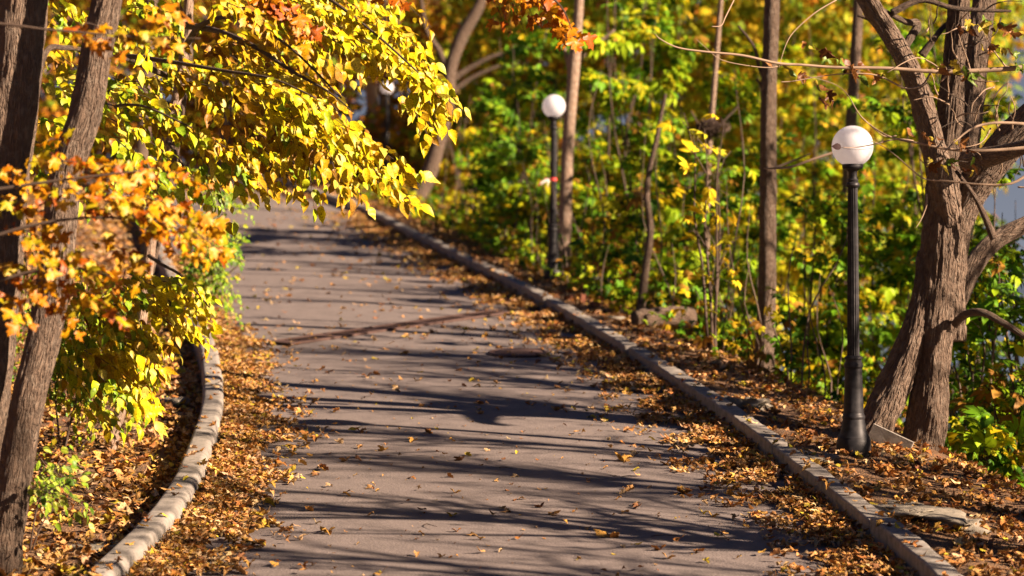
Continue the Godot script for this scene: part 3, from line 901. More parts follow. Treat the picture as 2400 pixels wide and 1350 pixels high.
# ------------------------------------------------------------------ the thicket on the lake bank
func sapling(label: String, px: float, d: float, top: float, wide: float, pal: Array, w: Array, n: int, size: float, low := .1, single := 12, hands := .16) -> void:
	var base := on(px, d)
	var h := EYE - (top - 675.0) / F * d - base.y
	var t := thing("sapling", label, "sapling", base, "leafy saplings on the lake bank")
	var tips := []
	var st := begin()
	var lean := rng.randf_range(-.12, .12)
	for s in 4:
		var a := rng.randf() * TAU
		var out := Vector3(cos(a), 0, sin(a)) * wide * rng.randf_range(.2, .6)
		var hh := h * rng.randf_range(.75, 1.0)
		var p0 := Vector3(out.x * .15, -.1, out.z * .15)
		var pts := [[p0, .016 + h * .003]]
		for k in range(1, 6):
			var f := k / 5.0
			pts.append([p0.lerp(out + Vector3(lean * h, hh, 0), f) + rv() * .05 * h * f * .5, lerpf(.015 + h * .002, .004, f)])
		var sp := spline(pts, 2)
		if s == 0:
			var s2 := begin()
			tube(s2, sp, 7)
			part("trunk", done(s2), M.bark if rng.randf() < .6 else M.bark_pale, t)
		else:
			tube(st, sp, 5)
		for k in 9:
			var f := rng.randf_range(low, 1.0)
			var o: Vector3 = sp[int(f * (sp.size() - 1))][0]
			var b := rng.randf() * TAU
			var reach := wide * rng.randf_range(.35, 1.0) * (1.0 - .35 * f)
			var tip := o + Vector3(cos(b) * reach, rng.randf_range(-.1, .35), sin(b) * reach)
			tube(st, [[o, .006], [o.lerp(tip, .5) + Vector3(0, .08, 0), .004], [tip, .002]], 4)
			tips.append([o, tip])
	part("branch", done(st), M.twig, t)
	var acc := {"x": [], "c": []}
	for i in n:
		var q = tips[rng.randi() % tips.size()]
		var f := rng.randf_range(.25, 1.1)
		var p: Vector3 = (q[0] as Vector3).lerp(q[1], f) + rv() * Vector3(.17, .08, .17)
		var out := ((q[1] as Vector3) - (q[0] as Vector3)).normalized()
		var ax := (out + rv() * .8 + Vector3.DOWN * .35).normalized()
		var nm := (Vector3.UP * .8 + SUN * .5 + rv() * .6).normalized()
		var big := rng.randf() < hands
		acc.x.append(Transform3D(frame(ax, nm, (size * rng.randf_range(.6, 1.2)) if not big else rng.randf_range(.17, .27)), t.position + p))
		acc.c.append(pick(w))
	emit_far(acc, t, pal, single)

func emit_far(acc: Dictionary, parent: Node3D, pal: Array, single: int) -> void:
	var keep: Material = M.leaf
	M.leaf = M.leaf_far
	emit(acc, parent, LM.palm, pal, single)
	M.leaf = keep

func build_thicket() -> void:
	var G := [Color(.12, .27, .012), Color(.27, .40, .012), Color(.45, .44, .012), Color(.54, .40, .01), Color(.05, .13, .010), Color(.30, .16, .025)]
	var L := [
		["deep green sapling left of the ribboned lamp, overhanging the bank", 1185, 40, 60, 1.0, [6.8, 2.6, 0.4, 0.12, 5.2, 0.24], 750, .20],
		["dark green bush under the tall green sapling by the ribboned lamp", 1172, 42, 260, 1.0, [5.4, 2.6, 1.2, 0.37, 5.2, 0.6], 650, .18],
		["golden-brown bush right of the dark crooked trunk", 1095, 51, 290, .9, [0.81, 1.3, 2.4, 2.5, 1, 3.6], 600, .16],
		["yellow-olive sapling directly behind the ribboned lamp's shaft", 1260, 38, 40, 1.0, [2.7, 3.9, 2.4, 1.2, 2.6, 0.72], 700, .18],
		["tall yellow-green sapling just right of the kinked pale trunk", 1420, 37, -80, 1.1, [2.7, 6.5, 3.2, 0.74, 2, 0.24], 800, .20],
		["low gold and brown bush at the foot of the kinked trunk", 1405, 36.5, 430, .8, [1.4, 2, 2.4, 1.9, 2, 3], 480, .14],
		["light green sapling midway between kinked trunk and nest stem", 1520, 35, -60, 1.1, [2.7, 6.5, 3.2, 0.62, 1.3, 0.24], 800, .21],
		["olive bush with bare brown stems left of the black log", 1480, 30.5, 430, .7, [2.7, 2.6, 2.4, 1.6, 2.6, 2.4], 420, .13],
		["green-leaved sapling behind the nest", 1610, 38, -100, 1.1, [4.1, 5.2, 2.4, 0.93, 2.6, 0.36], 800, .20],
		["bushy yellow-green sapling right above the black log", 1610, 31, 380, .8, [4.1, 5.2, 2.4, 0.93, 2.6, 0.72], 520, .15],
		["green sapling between the nest stem and the slender trunk", 1700, 33, 100, .9, [4.1, 5.2, 2.4, 0.93, 2.6, 0.6], 700, .18],
		["bright yellow crown high behind the slender trunk", 1760, 42, -140, 1.3, [0.81, 2.6, 3.2, 3.7, 0.52, 0.24], 900, .22],
		["gold sapling high between the slender trunk and the nearest globe", 1900, 40, -140, 1.3, [1.1, 2.6, 3.2, 3.7, 0.65, 0.36], 900, .22],
		["fresh green bush on the bank at the slender trunk's foot", 1740, 29, 560, .7, [4.1, 5.2, 2.4, 0.93, 2, 0.6], 420, .14],
		["light green seven-fingered sapling left of the nearest lamp's shaft", 1895, 27.5, 400, .7, [5.4, 6.5, 1.6, 0.37, 2.6, 0.24], 420, .17],
		["yellow-green bush behind the nearest lamp's shaft", 1960, 31, 330, .9, [2.7, 5.2, 3.2, 1.2, 2, 0.72], 620, .17],
		["green sapling seen between the nearest lamp and the thick tree", 2070, 31, 120, .9, [4.1, 5.2, 2.4, 0.93, 2.6, 0.48], 680, .18],
		["yellow and bronze bush low behind the nearest lamp's base", 2040, 27, 680, .6, [2.7, 3.9, 3.2, 1.9, 2, 1.8], 400, .13],
		["pale olive sapling high behind the forked stems of the thick tree", 2160, 36, -120, 1.2, [4.1, 5.2, 2.4, 1.6, 2.6, 0.96], 850, .20],
		["dark green sapling seen through the crown of the thick tree", 2290, 27, -80, 1.0, [5.4, 3.9, 1.6, 0.62, 3.9, 0.48], 650, .17],
		["dark broad-leaved sapling below the thick tree's arching limb", 2300, 21.5, 560, .6, [6.8, 2.6, 0.48, 0.31, 3.9, 0.36], 260, .21],
		["bronze and yellow sapling low at the right edge by the lake", 2350, 20.5, 800, .55, [2.7, 2.6, 2.4, 1.9, 2.6, 3.6], 240, .14],
		["leafy green sapling half outside the right edge of the view", 2420, 22.5, 350, .6, [5.4, 3.9, 1.2, 0.5, 3.9, 0.36], 380, .18],
		["green and gold crown filling the gap right of the thick tree's upright stems", 2345, 33, -160, 1.3, [4, 4, 3, 2, 2, .5], 900, .22],
		["dense green bush on the far shore side low at the right edge", 2400, 28, 380, 1.0, [4, 4, 2, 1, 3, .5], 700, .18],
		["small green plant on the bank right of the thick tree's root", 2330, 19.6, 1020, .25, [5.4, 5.2, 1.6, 0.93, 2.6, 0.48], 120, .10],
	]
	for s in L: sapling(s[0], s[1], s[2], s[3], s[4], G, s[5], int(s[6] * 2.0), s[7] * .58)
	sapling("slender near sapling with large bright yellow five-fingered leaves", 1668, 24.6, 180, .45, [Color(.70, .55, .02), Color(.50, .48, .03), Color(.62, .42, .02)], [5, 1.5, 2], 34, .15, .2, 34, .12)
	# undergrowth: what fills the gaps low on the slope, past counting
	var xf := []
	var col := []
	for k in 4:
		xf.append([])
		col.append([])
	for i in 34000:
		var d := rng.randf_range(23.0, 52.0)
		var s := edge(d) * .8 + pow(rng.randf(), .8) * 8.5
		var x := RX(d) + .15 + s
		var px := 1200.0 + x / d * F
		if px > 2480.0: continue
		var clump := noise.get_noise_2d(x * 55.0, d * 55.0)
		if clump < -.2: continue
		var y := righty(s, d) + rng.randf() * (.25 + .9 * clampf(clump + .3, 0.0, 1.0)) * smoothstep(.0, 1.2, s)
		var k := rng.randi() % 4
		xf[k].append(Transform3D(frame(rv() + Vector3.DOWN * .3, Vector3.UP + SUN * .5 + rv() * .7, rng.randf_range(.07, .15)), Vector3(x, y, -d)))
		col[k].append(vary(G[pick([3.4, 3.2, 2.2, 1.8, 3, 3.6])], .25))
	for k in 4: tag(stuff("undergrowth", LM.palm[k], M.leaf_far, xf[k], col[k], self), "green and gold undergrowth covering the lake bank below the saplings", "undergrowth", "undergrowth on the bank")
	# thin bare stems among the bushes
	var t := thing("brushwood", "bare grey-brown brush stems standing in the thicket", "brush", Vector3.ZERO, "", "stuff")
	var st := begin()
	for i in 90:
		var d := rng.randf_range(23.0, 44.0)
		var s := edge(d) + rng.randf() * (1.4 if i % 3 else 4.0)
		var x := RX(d) + .15 + s
		var p := Vector3(x, righty(s, d) - .05, -d)
		var h := rng.randf_range(.6, 3.0)
		var top := p + Vector3(rng.randf_range(-.4, .4) * h * .5, h, rng.randf_range(-.3, .3) * h * .5)
		tube(st, spline([[p, .010], [p.lerp(top, .3) + rv() * .12 * h * .5, .008], [p.lerp(top, .65) + rv() * .15 * h * .5, .006], [top, .002]], 3), 4)
	part("stems", done(st), M.twig_mid, t)

func build_far_wood() -> void:
	# the far wood round the bend: trunks that can be told apart, and one mass of leaves
	var far := [["far dark trunk on the orange slope beyond the lane's end", 700, 72.0, 26], ["far grey trunk on the slope left of the bend", 600, 68.0, 24], ["far brown trunk high on the left slope", 520, 60.0, 30], ["far leaning trunk beyond the farthest lamp", 985, 78.0, 22], ["far slim trunk above the bend of the lane", 800, 82.0, 20], ["far trunk behind the crooked dark tree", 1120, 74.0, 26], ["far trunk behind the leaning left trunk", 330, 52.0, 34]]
	for f in far:
		var t := thing("tree", f[0], "tree")
		var b := on(f[1], f[2])
		var r: float = f[3] * .5 / F * f[2]
		var ln := rng.randf_range(-.8, .8)
		wood("trunk", [[b + Vector3(0, -.2, 0), r * 1.5], [b + Vector3(ln * .1, 1, 0), r], [b + Vector3(ln * .5, 4, 0), r * .85], [b + Vector3(ln, 9, 0), r * .6], [b + Vector3(ln * 1.4, 13, 0), r * .3]], M.bark if rng.randf() < .6 else M.bark_dark, t, 5, 12, .01)
		for k in 6:
			var y := rng.randf_range(3, 10)
			var a := rng.randf() * TAU
			var o := b + Vector3(ln * y / 9.0, y, 0)
			wood("limb", [[o, r * .4], [o + Vector3(cos(a), .6, sin(a)), r * .25], [o + Vector3(cos(a) * 2.2, 1.4, sin(a) * 2.2), r * .1]], M.bark_dark, t, 4, 6)
	var pal := [Color(.50, .22, .02), Color(.36, .13, .02), Color(.55, .38, .02), Color(.30, .34, .02), Color(.16, .25, .015), Color(.22, .10, .03)]
	var xf := []
	var col := []
	for k in 4:
		xf.append([])
		col.append([])
	for c in 1460:
		var d := rng.randf_range(56.0, 96.0)
		var px := rng.randf_range(-200, 2300)
		if c >= 1300:
			d = rng.randf_range(74.0, 95.0)
			px = rng.randf_range(-50, 1220)
		elif c > 1050:
			d = rng.randf_range(60.0, 92.0)
			px = rng.randf_range(-50, 1180)
		elif c > 800:
			d = rng.randf_range(50.0, 70.0)
			px = rng.randf_range(1250, 2330)
		var x := (px - 1200.0) / F * d
		if x > LX(d) - .5 and x < RX(d) + .5: continue
		var y0 := groundy(x, d)
		var right := px > 1050
		var yc := (roady(d) - 2.6 + rng.randf() * 11.0) if right else y0 + rng.randf_range(1.2, 8.5)
		if c >= 1300: yc = EYE + (675.0 - rng.randf_range(-120, 170)) / F * d
		elif not right and rng.randf() < .25: yc = y0 + rng.randf_range(.2, 1.5)
		var w := [.8, .5, 1.6, 3, 4, .8] if right else [3.0, 2.0, 3.2, 1.6, 1.2, 2.2]
		if px > 1600: w = [.4, .2, 3, 5, 3, .4]
		var R := rng.randf_range(.8, 1.7)
		for i in 220:
			var v := rv()
			if v.length() > 1.0: continue
			var k := rng.randi() % 4
			var p := Vector3(x, yc, -d) + v * Vector3(R, R * .6, R)
			xf[k].append(Transform3D(frame(rv() + Vector3.DOWN * .3, Vector3.UP + SUN * .5 + rv() * .8, rng.randf_range(.15, .28)), p))
			col[k].append(vary(pal[pick(w)], .25))
	for k in 4: tag(stuff("woods", LM.palm[k], M.leaf_far, xf[k], col[k], self), "far autumn woods beyond the bend of the lane", "woods", "far woods")
	# a bleached fallen trunk and a rail fence at the bend
	var lg := thing("log", "bleached broken trunk lying beyond the lane's end behind the yellow leaves", "log", on(655, 63.0))
	wood("trunk", [[Vector3(-.15, .9, 0), .14], [Vector3(0, .55, 0), .17], [Vector3(.2, .25, .1), .2], [Vector3(.7, .1, .3), .2]], M.bark_white, lg, 6, 16, .02)
	wood("branch", [[Vector3(.0, .55, 0), .08], [Vector3(.1, 1.0, .1), .06], [Vector3(.2, 1.3, .1), .03]], M.bark_white, lg, 5, 8, .01)
	var fb := on(968, 70.0)
	var fn := thing("rail_fence", "low wooden rail fence at the bend beside the farthest lamp", "fence", fb)
	var bm := BoxMesh.new()
	bm.size = Vector3(.09, 1.0, .09)
	for x in [-.75, .0, .75]: part("post", bm, M.wood, fn, Transform3D(Basis(), Vector3(x, .45, 0)))
	var rm := BoxMesh.new()
	rm.size = Vector3(1.8, .09, .05)
	for y in [.5, .8]: part("rail", rm, M.wood, fn, Transform3D(Basis(Vector3(0, 0, 1), .02), Vector3(0, y, .07)))

func inview(p: Vector3, margin: float) -> bool:
	for l in [Vector3(2.67, 4.26, -18.9), Vector3(.56, 6.9, -32.6), Vector3(.54, 6.0, -32.6), Vector3(.54, 5.4, -32.6), Vector3(-2.9, 2.5, -17.6), Vector3(-2.6, 3.0, -17.4), Vector3(-3.2, 2.1, -17.6), Vector3(-2.4, 2.6, -17.4)]:   # keep the lamps' globes and the low yellow sprays in the sun, as the photograph shows them
		var q: Vector3 = p - l
		if (q - SUN * q.dot(SUN)).length() < margin * .3 + .28: return true
	if p.z > -.5: return false
	return p.x - margin < -p.z * .2118 and absf(p.y - EYE) - margin < -p.z * .1191

func build_shade_trees() -> void:
	# trees on the lake bank out of view to the right: their shadows stripe the lane
	var spots := [
		[5.2, 9, 5.6, "nearest bank tree outside the right edge, shading the bottom of the lane"],
		[7, 11, 6.2, "tall bank tree outside the frame shading the near litter"],
		[5, 14, 6, "bank tree outside the frame shading the lane below the lamp"],
		[7.5, 15.5, 7, "tall bank tree near the water shading the left kerb"],
		[6.6, 19.4, 6.4, "bank tree outside the frame shading the lane beside the thick tree"],
		[8.5, 20, 7.4, "bank tree near the water shading the drain"],
		[7.2, 23.5, 7, "bank tree outside the frame shading the manhole cover"],
		[9.5, 26, 8, "bank tree by the water shading the ribboned lamp"],
		[8.6, 30, 8, "bank tree outside the frame shading the middle of the lane"],
		[10.8, 35, 9, "bank tree by the water shading the far kerb"],
		[12, 44, 10.5, "farthest bank tree outside the frame shading the bend"],
		[6.2, 6, 5.8, "bank tree beside the viewer shading the foreground"],
		[10.5, 13, 8.2, "tall tree at the water's edge shading the left trunks"],
		[12.5, 24, 8.6, "tall tree at the water's edge shading the thicket"],
		[4.3, 11.5, 4.8, "young bank tree outside the frame shading the near right kerb"],
		[8, 9, 6.2, "young bank tree outside the frame shading the near left kerb"],
		[9, 17, 7.4, "young bank tree outside the frame shading the yellow leaf on the lane"],
		[6.8, 21, 6.2, "slim bank tree by the water shading the lane before the drain"],
		[8, 27.5, 7.4, "slim bank tree by the water shading the lane past the drain"],
		[11.5, 19, 9.4, "broad bank tree by the water shading the litter below the drain"],
		[12.2, 28, 10.4, "broad bank tree by the water shading the nest stem"],
		[11.2, 32, 10.0, "broad bank tree outside the frame shading the lane past the ribboned lamp"],
		[13.0, 37, 11.4, "broad bank tree outside the frame shading the thicket by the ribboned lamp"],
		[13.8, 33, 11.0, "last bank tree by the water shading the slender trunk"],
		[13.5, 43, 12.0, "broad bank tree outside the frame shading the crooked dark trunk"],
		[10.5, 40, 9.4, "slim bank tree by the water shading the far end of the lane"]]
	for s in spots:
		var x: float = s[0]
		var d: float = s[1]
		var b := Vector3(x, groundy(x, d), -d)
		var h: float = s[2] + 1.3 * smoothstep(22.0, 32.0, d) - b.y
		var t := thing("tree", s[3], "tree", b, "trees on the lake bank beside the view")
		var ln := Vector3(rng.randf_range(-.6, .6), 0, rng.randf_range(-.6, .6))
		var tr := []
		for k in 7:
			var f := k / 6.0
			tr.append([Vector3(0, -.2, 0).lerp(ln + Vector3(0, h, 0), f) + rv() * .12, lerpf(.13, .02, f)])
		wood("trunk", tr, M.bark, t, 3, 12)
		var st := begin()
		var acc := {"x": [], "c": []}
		for k in 54:
			var f := rng.randf_range(maxf(.25, 1.0 - 5.5 / h), .98)
			var o: Vector3 = (tr[int(f * 6.0)][0] as Vector3).lerp(tr[mini(int(f * 6.0) + 1, 6)][0], f * 6.0 - int(f * 6.0))
			var a := rng.randf() * TAU
			var L := rng.randf_range(1.0, 2.7) * (1.15 - f * .5)
			var tip := o + Vector3(cos(a) * L * .55, rng.randf_range(.25, .8) * L, sin(a) * L * .45)
			if inview(b + tip, .75): continue
			var mid := o.lerp(tip, .5) + Vector3(0, .15, 0) + rv() * .1
			tube(st, [[o, .040], [mid, .026], [tip, .008]], 5)
			for j in 4:
				var u := rng.randf_range(.3, 1.0)
				var q := o.lerp(mid, u * 2.0) if u < .5 else mid.lerp(tip, u * 2.0 - 1.0)
				var e := q + Vector3(rng.randf_range(-.5, .5), rng.randf_range(-.1, .8), rng.randf_range(-.4, .4))
				tube(st, [[q, .009], [q.lerp(e, .5) + rv() * .06, .006], [e, .002]], 4)
				for i in 2:
					var p := q.lerp(e, rng.randf_range(.3, 1.1)) + rv() * .08
					acc.x.append(Transform3D(frame(rv() + Vector3.DOWN, rv() + Vector3.UP * .5, rng.randf_range(.07, .12)), b + p))
					acc.c.append(rng.randi() % 3)
		part("limb", done(st), M.bark_dark, t)
		emit(acc, t, LM.oval, [Color(.5, .38, .03), Color(.3, .32, .03), Color(.42, .2, .03)], 0)

	var poles := [[4.6, 4.0], [5.0, 7.2], [4.5, 8.6], [5.4, 10.6], [4.8, 12.2], [5.8, 13.4], [5.2, 15.4], [6.4, 15.9], [5.5, 19.8], [6.2, 20.8], [6.8, 22.4], [7.4, 24.6], [7.8, 27.0], [8.2, 29.4], [9.0, 32.0], [9.8, 34.6], [10.4, 37.6], [11.2, 41.5], [6.6, 24.0], [7.0, 25.6], [7.6, 28.4], [8.4, 31.0], [8.8, 33.2], [9.4, 36.0], [10.0, 39.4], [10.8, 43.5], [11.4, 46.0], [12.0, 49.0], [5.0, 5.6], [6.4, 8.0], [7.2, 9.8], [6.8, 12.0], [7.8, 14.0], [8.8, 17.6], [8.0, 19.6], [9.2, 21.6], [9.4, 24.2], [10.0, 27.4], [10.8, 30.6], [11.2, 33.4]]
	var ORD := []
	for tens in ["", "twenty-", "thirty-"]:
		for one in ["first", "second", "third", "fourth", "fifth", "sixth", "seventh", "eighth", "ninth"]: ORD.append(tens + one)
		if tens == "": ORD.append_array(["tenth", "eleventh", "twelfth", "thirteenth", "fourteenth", "fifteenth", "sixteenth", "seventeenth", "eighteenth", "nineteenth", "twentieth"])
		else: ORD.append("thirtieth" if tens == "twenty-" else "fortieth")
	poles.sort_custom(func(m, n): return m[1] < n[1])
	var k2 := 0
	for q in poles:
		var b := Vector3(q[0], groundy(q[0], q[1]), -q[1])
		var h: float = roady(q[1]) + rng.randf_range(4.0, 6.5) + 1.6 * smoothstep(22.0, 34.0, q[1]) - b.y
		var t := thing("tree", "bare slim pole tree on the bank beside the view, the %s from the viewer" % ORD[k2], "tree", b, "bare pole trees on the bank beside the view")
		var ln := Vector3(rng.randf_range(.0, .5), 0, rng.randf_range(-.5, .5))
		var r := rng.randf_range(.03, .065) * (1.0 if q[1] < 21.0 else 2.0)
		wood("trunk", [[Vector3(0, -.2, 0), r * 1.3], [ln * .2 + Vector3(0, h * .35, 0) + rv() * .05, r], [ln * .6 + Vector3(0, h * .7, 0) + rv() * .06, r * .7], [ln + Vector3(0, h, 0), r * .25]], M.bark, t, 4, 8)
		var st := begin()
		for i in 20:
			var f := rng.randf_range(.35, .95)
			var o := ln * f + Vector3(0, h * f, 0)
			var a := rng.randf() * TAU
			var e := o + Vector3(cos(a) * .6, rng.randf_range(.5, 1.2), sin(a) * .5) * rng.randf_range(.4, 1.2)
			if inview(b + e, .1): continue
			tube(st, [[o, r * .4], [o.lerp(e, .5) + rv() * .06, r * .28], [e, .004]], 4)
		part("limb", done(st), M.bark_dark, t)
		k2 += 1

# ------------------------------------------------------------------ things on the bank and on the lane
func rock(label: String, px: float, d: float, size: Vector3, turn: float, sd: int, mt: Material, called := "rock", cat := "rock") -> void:
	var p := on(px, d)
	var st := begin()
	var sp := SphereMesh.new()
	sp.radial_segments = 22
	sp.rings = 12
	sp.radius = 1.0
	sp.height = 2.0
	st.append_from(sp, 0, Transform3D.IDENTITY)
	var am := st.commit()
	var ar := am.surface_get_arrays(0)
	var vs: PackedVector3Array = ar[Mesh.ARRAY_VERTEX]
	for i in vs.size():
		var v := vs[i]
		var k := 1.0 + noise.get_noise_3d(v.x * 40.0 + sd * 100.0, v.y * 40.0, v.z * 40.0) * .9 + noise.get_noise_3d(v.x * 130.0, v.y * 130.0 + sd * 70.0, v.z * 130.0) * .25
		v = Vector3(v.x, clampf(v.y, -.8, .55 + .12 * noise.get_noise_2d(v.x * 60.0, v.z * 60.0 + sd * 30.0)), v.z) * k
		vs[i] = v * size
	var s2 := begin()
	var idx: PackedInt32Array = ar[Mesh.ARRAY_INDEX]
	for i in idx: s2.add_vertex(vs[i])
	var o := part(called, done(s2), mt, self, Transform3D(Basis(Vector3.UP, turn), p))
	tag(o, label, cat)

func build_bank_things() -> void:
	rock("flat mossy boulder behind the right kerb left of the nearest lamp", 1752, 20.8, Vector3(.16, .09, .42), .25, 1, M.rock)
	rock("lichen-spotted rock at the foot of the nearest lamp", 1898, 18.0, Vector3(.15, .08, .26), .2, 2, M.rock)
	rock("large flat rock beyond the kerb low at the right", 2130, 15.9, Vector3(.24, .07, .5), .3, 3, M.rock)
	rock("grey weathered rock nearest the bottom right corner", 2236, 15.5, Vector3(.18, .08, .22), .5, 4, M.rock)
	rock("small stone behind the kerb near the black log", 1432, 27.4, Vector3(.12, .07, .2), .3, 5, M.rock)
	rock("stone half buried in leaves beside the left kerb", 395, 21.6, Vector3(.16, .11, .14), .1, 6, M.rock)
	rock("grey stone in the leaves left of the near left kerb", 235, 15.1, Vector3(.22, .06, .16), .1, 7, M.rock)
	# broken slab set on edge at the foot of the thick tree
	var sl := thing("slab", "tan stone slab leaning on edge at the thick tree's root", "stone slab", on(2080, 18.7) + Vector3(.0, .0, 0))
	var bm := BoxMesh.new()
	bm.size = Vector3(.34, .15, .045)
	part("slab", bm, M.kerb, sl, Transform3D(Basis(Vector3.UP, -.35) * Basis(Vector3(0, 0, 1), -.42), Vector3(0.02, .05, 0)))
	# black log
	var lb := on(1555, 27.0)
	var lg := thing("log", "grey charred log lying across the top of the bank", "log", lb + Vector3(0, .07, 0))
	lg.scale = Vector3.ONE * 1.2
	wood("trunk", [[Vector3(-.28, .04, .12), .085], [Vector3(-.1, .05, .05), .1], [Vector3(.1, .06, -.02), .105], [Vector3(.27, .05, -.1), .1]], M.bark_dark, lg, 6, 24, .006)
	part("end", lathe([[.0, .006, 1], [.09, .006, 1], [.098, -.01, 2]], 20), M.wood, lg, Transform3D(Basis(Vector3(0, 0, 1), -PI / 2) * Basis(), Vector3(.27, .05, -.1)))
	var k := 0
	for q in [["broken red brick standing on end behind the kerb", 1365, 29.2, Vector3(.06, .13, .06), .3], ["broken brick lying beside the upright brick", 1395, 29.0, Vector3(.12, .07, .07), .8], ["reddish brick piece left of the upright brick", 1332, 29.6, Vector3(.1, .06, .06), .1]]:
		var b2 := BoxMesh.new()
		b2.size = q[3]
		var st := begin()
		st.append_from(b2, 0, Transform3D(Basis(Vector3(0, 0, 1), .12 * (k - 1)), Vector3.ZERO))
		tag(part("brick", st.commit(), M.brick, self, Transform3D(Basis(Vector3.UP, q[4]), on(q[1], q[2]) + Vector3(0, q[3].y * .42, 0))), q[0], "brick")
		k += 1

func build_litter() -> void:
	var pal := [Color(.54, .30, .12), Color(.42, .18, .05), Color(.62, .43, .25), Color(.25, .115, .055), Color(.60, .33, .08), Color(.60, .46, .05)]
	var xf := []
	var col := []
	for k in 5:
		xf.append([])
		col.append([])
	var lay := func(x: float, y: float, d: float, size: float, w: Array, tilt: float) -> void:
		var k := rng.randi() % 5
		var a := rng.randf() * TAU
		var nm := (Vector3.UP + rv() * tilt).normalized()
		xf[k].append(Transform3D(frame(Vector3(cos(a), 0, sin(a)), nm, size * rng.randf_range(.6, 1.15), rng.randf_range(.8, 1.1)), Vector3(x, y, -d)))
		col[k].append(vary(pal[pick(w)], .22))
	# drifts in both gutters
	for i in 17000:
		var d := 12.5 + pow(rng.randf(), 1.25) * 34.0
		var wob := .55 + .45 * noise.get_noise_1d(d * 90.0) * 2.0
		var u := absf(rng.randfn(0.0, .34)) * (.7 + wob * .5)
		var x := RX(d) - .02 - u
		if u > 1.3 or noise.get_noise_2d(x * 120.0, d * 70.0) < -.22 + u * .25: continue
		lay.call(x, roady(d) + .008 + rng.randf() * .045 * exp(-u * 4.0), d, .068, [4.5, 3, 2.8, 1, 2.6, .6], .38)
	for i in 19000:
		var d := 12.5 + pow(rng.randf(), 1.3) * 24.0
		var u := absf(rng.randfn(0.0, .32)) * (.75 + .5 * noise.get_noise_1d(d * 70.0 + 500.0))
		if d > 26.0: u *= .7
		var x := LX(d) + .02 + u
		if u > 1.0 or noise.get_noise_2d(x * 120.0 + 400.0, d * 70.0) < -.3 + u * .3: continue
		lay.call(x, roady(d) + .008 + rng.randf() * .05 * exp(-u * 3.0), d, .068, [4.5, 2.6, 3, .8, 2.8, .8], .38)
	# the left slope
	for i in 30000:
		var d := 12.5 + pow(rng.randf(), 1.5) * 60.0
		var s := pow(rng.randf(), 1.2) * (5.0 + maxf(0.0, d - 25.0) * .25)
		if d > 26.0: s *= 1.5
		lay.call(LX(d) - .2 - s, lefty(s, d) + .01 + rng.randf() * .05, d, .07 + d * .0012, [4.5, 2.8, 2.8, 1, 2.8, .8], .4)
	# the bank beyond the right kerb
	for i in 26000:
		var d := 12.5 + pow(rng.randf(), 1.3) * 36.0
		var s := .02 + pow(rng.randf(), .9) * 2.4
		if noise.get_noise_2d(s * 130.0, d * 80.0 + 300.0) < -.12: continue
		lay.call(RX(d) + .15 + s, righty(s, d) + .01 + rng.randf() * .03, d, .072, [3.4, 4.2, 2.0, 2.2, 2, .5], .42)
	# the level ground past the bend
	for i in 16000:
		var d := rng.randf_range(50.0, 105.0)
		var x := rng.randf_range(-22.0, 12.0)
		var y := groundy(x, d)
		lay.call(x, y + .02, d, .19, [4, 4, 2, 1.5, 3, .5], .5)
	# sprinkled over the tops of the kerbs and thinly over the asphalt
	for i in 260:
		var d := 13.0 + pow(rng.randf(), 1.3) * 26.0
		if i % 2: lay.call(RX(d) + rng.randf_range(.02, .13), roady(d) + .138, d, .07, [4, 4, 2, 2, 2, 1], .3)
		else: lay.call(LX(d) - rng.randf_range(.02, .16), roady(d) + .128, d, .07, [4, 4, 2, 2, 2, 1], .3)
	for i in 800:
		var d := 24.0 + pow(rng.randf(), 1.2) * 34.0
		lay.call(lerpf(LX(d), RX(d), rng.randf()), roady(d) + .008, d, .08, [4, 3, 3, 1, 3, 2], .35)
	for i in 700:   # crumbs and torn bits
		var d := 13.0 + pow(rng.randf(), 1.2) * 14.0
		lay.call(lerpf(LX(d), RX(d), rng.randf()), roady(d) + .005, d, .03, [4, 3, 3, 1, 2, 1], .3)
	for k in 5: tag(stuff("leaf_litter", LM.dry[k], M.litter, xf[k], col[k], self), "dry brown and tan leaf litter drifted along kerbs and banks", "leaf litter", "leaf litter")
	# leaves lying singly on the asphalt
	var kinds := ["tan dry leaf", "rust-brown dry leaf", "pale buff leaf", "dark brown curled leaf", "orange leaf", "yellow leaf"]
	var mats := []
	for c in pal:
		var m: StandardMaterial3D = M.litter.duplicate()
		m.vertex_color_use_as_albedo = false
		m.albedo_color = (c as Color).linear_to_srgb()
		mats.append(m)
	var put := func(x: float, d: float, size: float, c: int, k: int, label: String, group: String) -> void:
		var a := rng.randf() * TAU
		var o := part("fallen_leaf", LM.dry[k], mats[c], self, Transform3D(frame(Vector3(cos(a), 0, sin(a)), Vector3.UP + rv() * .3, size), Vector3(x, roady(d) + .014, -d)))
		tag(o, label, "leaf", group)
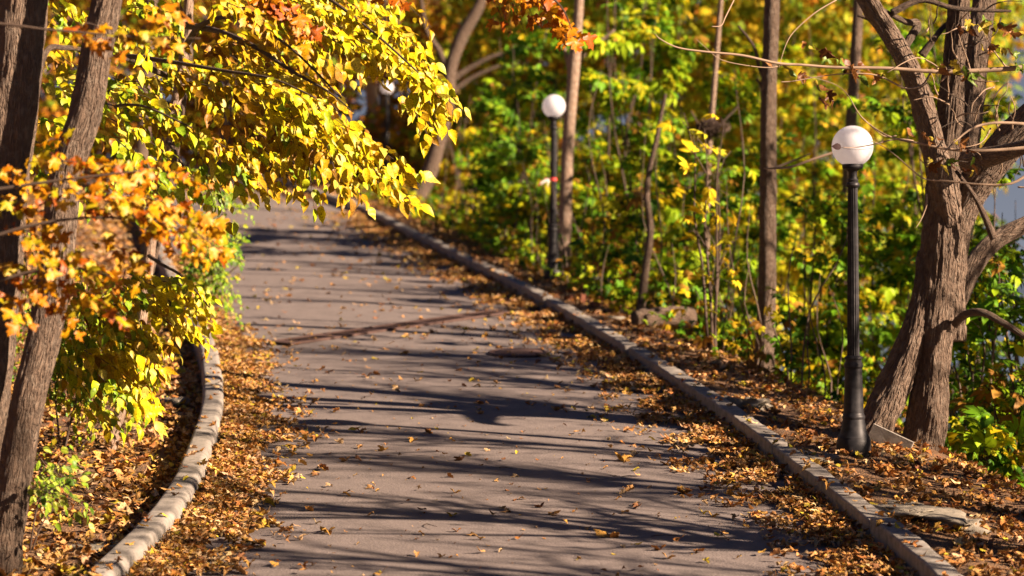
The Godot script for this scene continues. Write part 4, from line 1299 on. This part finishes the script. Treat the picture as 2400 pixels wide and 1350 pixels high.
	for q in [[815, 1012, .12, 5, 2, "large bright yellow leaf flat on the asphalt by the left litter"], [1450, 1076, .13, 4, 3, "big orange-yellow maple leaf on the right half of the lane"], [1440, 1256, .15, 4, 4, "crumpled pale orange leaf low on the right of the lane"], [1716, 1186, .10, 1, 3, "red-orange leaf by the right litter near the bottom"], [1310, 955, .11, 3, 4, "dark leaf clump in the middle of the lane"], [830, 1078, .08, 3, 0, "small black leaf at the edge of the left litter"]]:
		var d: float = F * EYE / (q[1] - 125.0)
		put.call((q[0] - 1200.0) / F * d, d, q[2], q[3], q[4], q[5], "")
	for i in 270:
		var d := 13.2 + pow(rng.randf(), 1.1) * 14.0
		var c := pick([4, 3, 3, 1.2, 2, 1.4])
		var lx := lerpf(LX(d) + .5, RX(d) - .3, rng.randf())
		put.call(lx, d, rng.randf_range(.045, .085), c, rng.randi() % 5, place(kinds[c], lx, d), "fallen leaves scattered on the asphalt")

func twigs_on_lane() -> void:
	var k := 0
	for q in [[1185, 1100, "thin dark twig lying on the right half of the lane"], [720, 900, "short twig lying by the left leaf drift"], [1480, 1120, "bent twig near the right leaf drift"], [1010, 1235, "small bare twig low in the middle of the lane"], [585, 1290, "pale stick lying over the left leaf drift by the kerb"], [1560, 1260, "forked twig at the edge of the right leaf drift"]]:
		var d: float = F * EYE / (q[1] - 125.0)
		var x: float = (q[0] - 1200.0) / F * d
		var t := thing("twig", q[2], "twig", Vector3(x, roady(d) + .008, -d))
		t.rotation = Vector3(.097, rng.randf() * TAU, 0)
		var l := rng.randf_range(.12, .24)
		wood("stem", [[Vector3(-l * .5, 0, 0), .0035], [Vector3(-l * .1, .012, .015), .003], [Vector3(l * .5, .004, -.01), .0014]], M.twig if k != 4 else M.twig_pale, t, 4, 5)
		wood("side_shoot", [[Vector3(-l * .1, .012, .015), .002], [Vector3(l * .15, .02, .06), .001]], M.twig, t, 3, 4)
		k += 1

func place(kind: String, x: float, d: float) -> String:
	var t := (x - LX(d)) / (RX(d) - LX(d))
	var side := "beside the left leaf drift" if t < .28 else ("left of the lane's middle" if t < .48 else ("right of the lane's middle" if t < .68 else "by the right leaf drift"))
	var where := "at the bottom of the view" if d < 15.2 else ("nearer than the first lamp" if d < 18.0 else ("abreast of the first lamp" if d < 20.5 else ("short of the manhole cover" if d < 23.8 else "close to the drain")))
	return "%s %s, %s" % [kind, side, where]
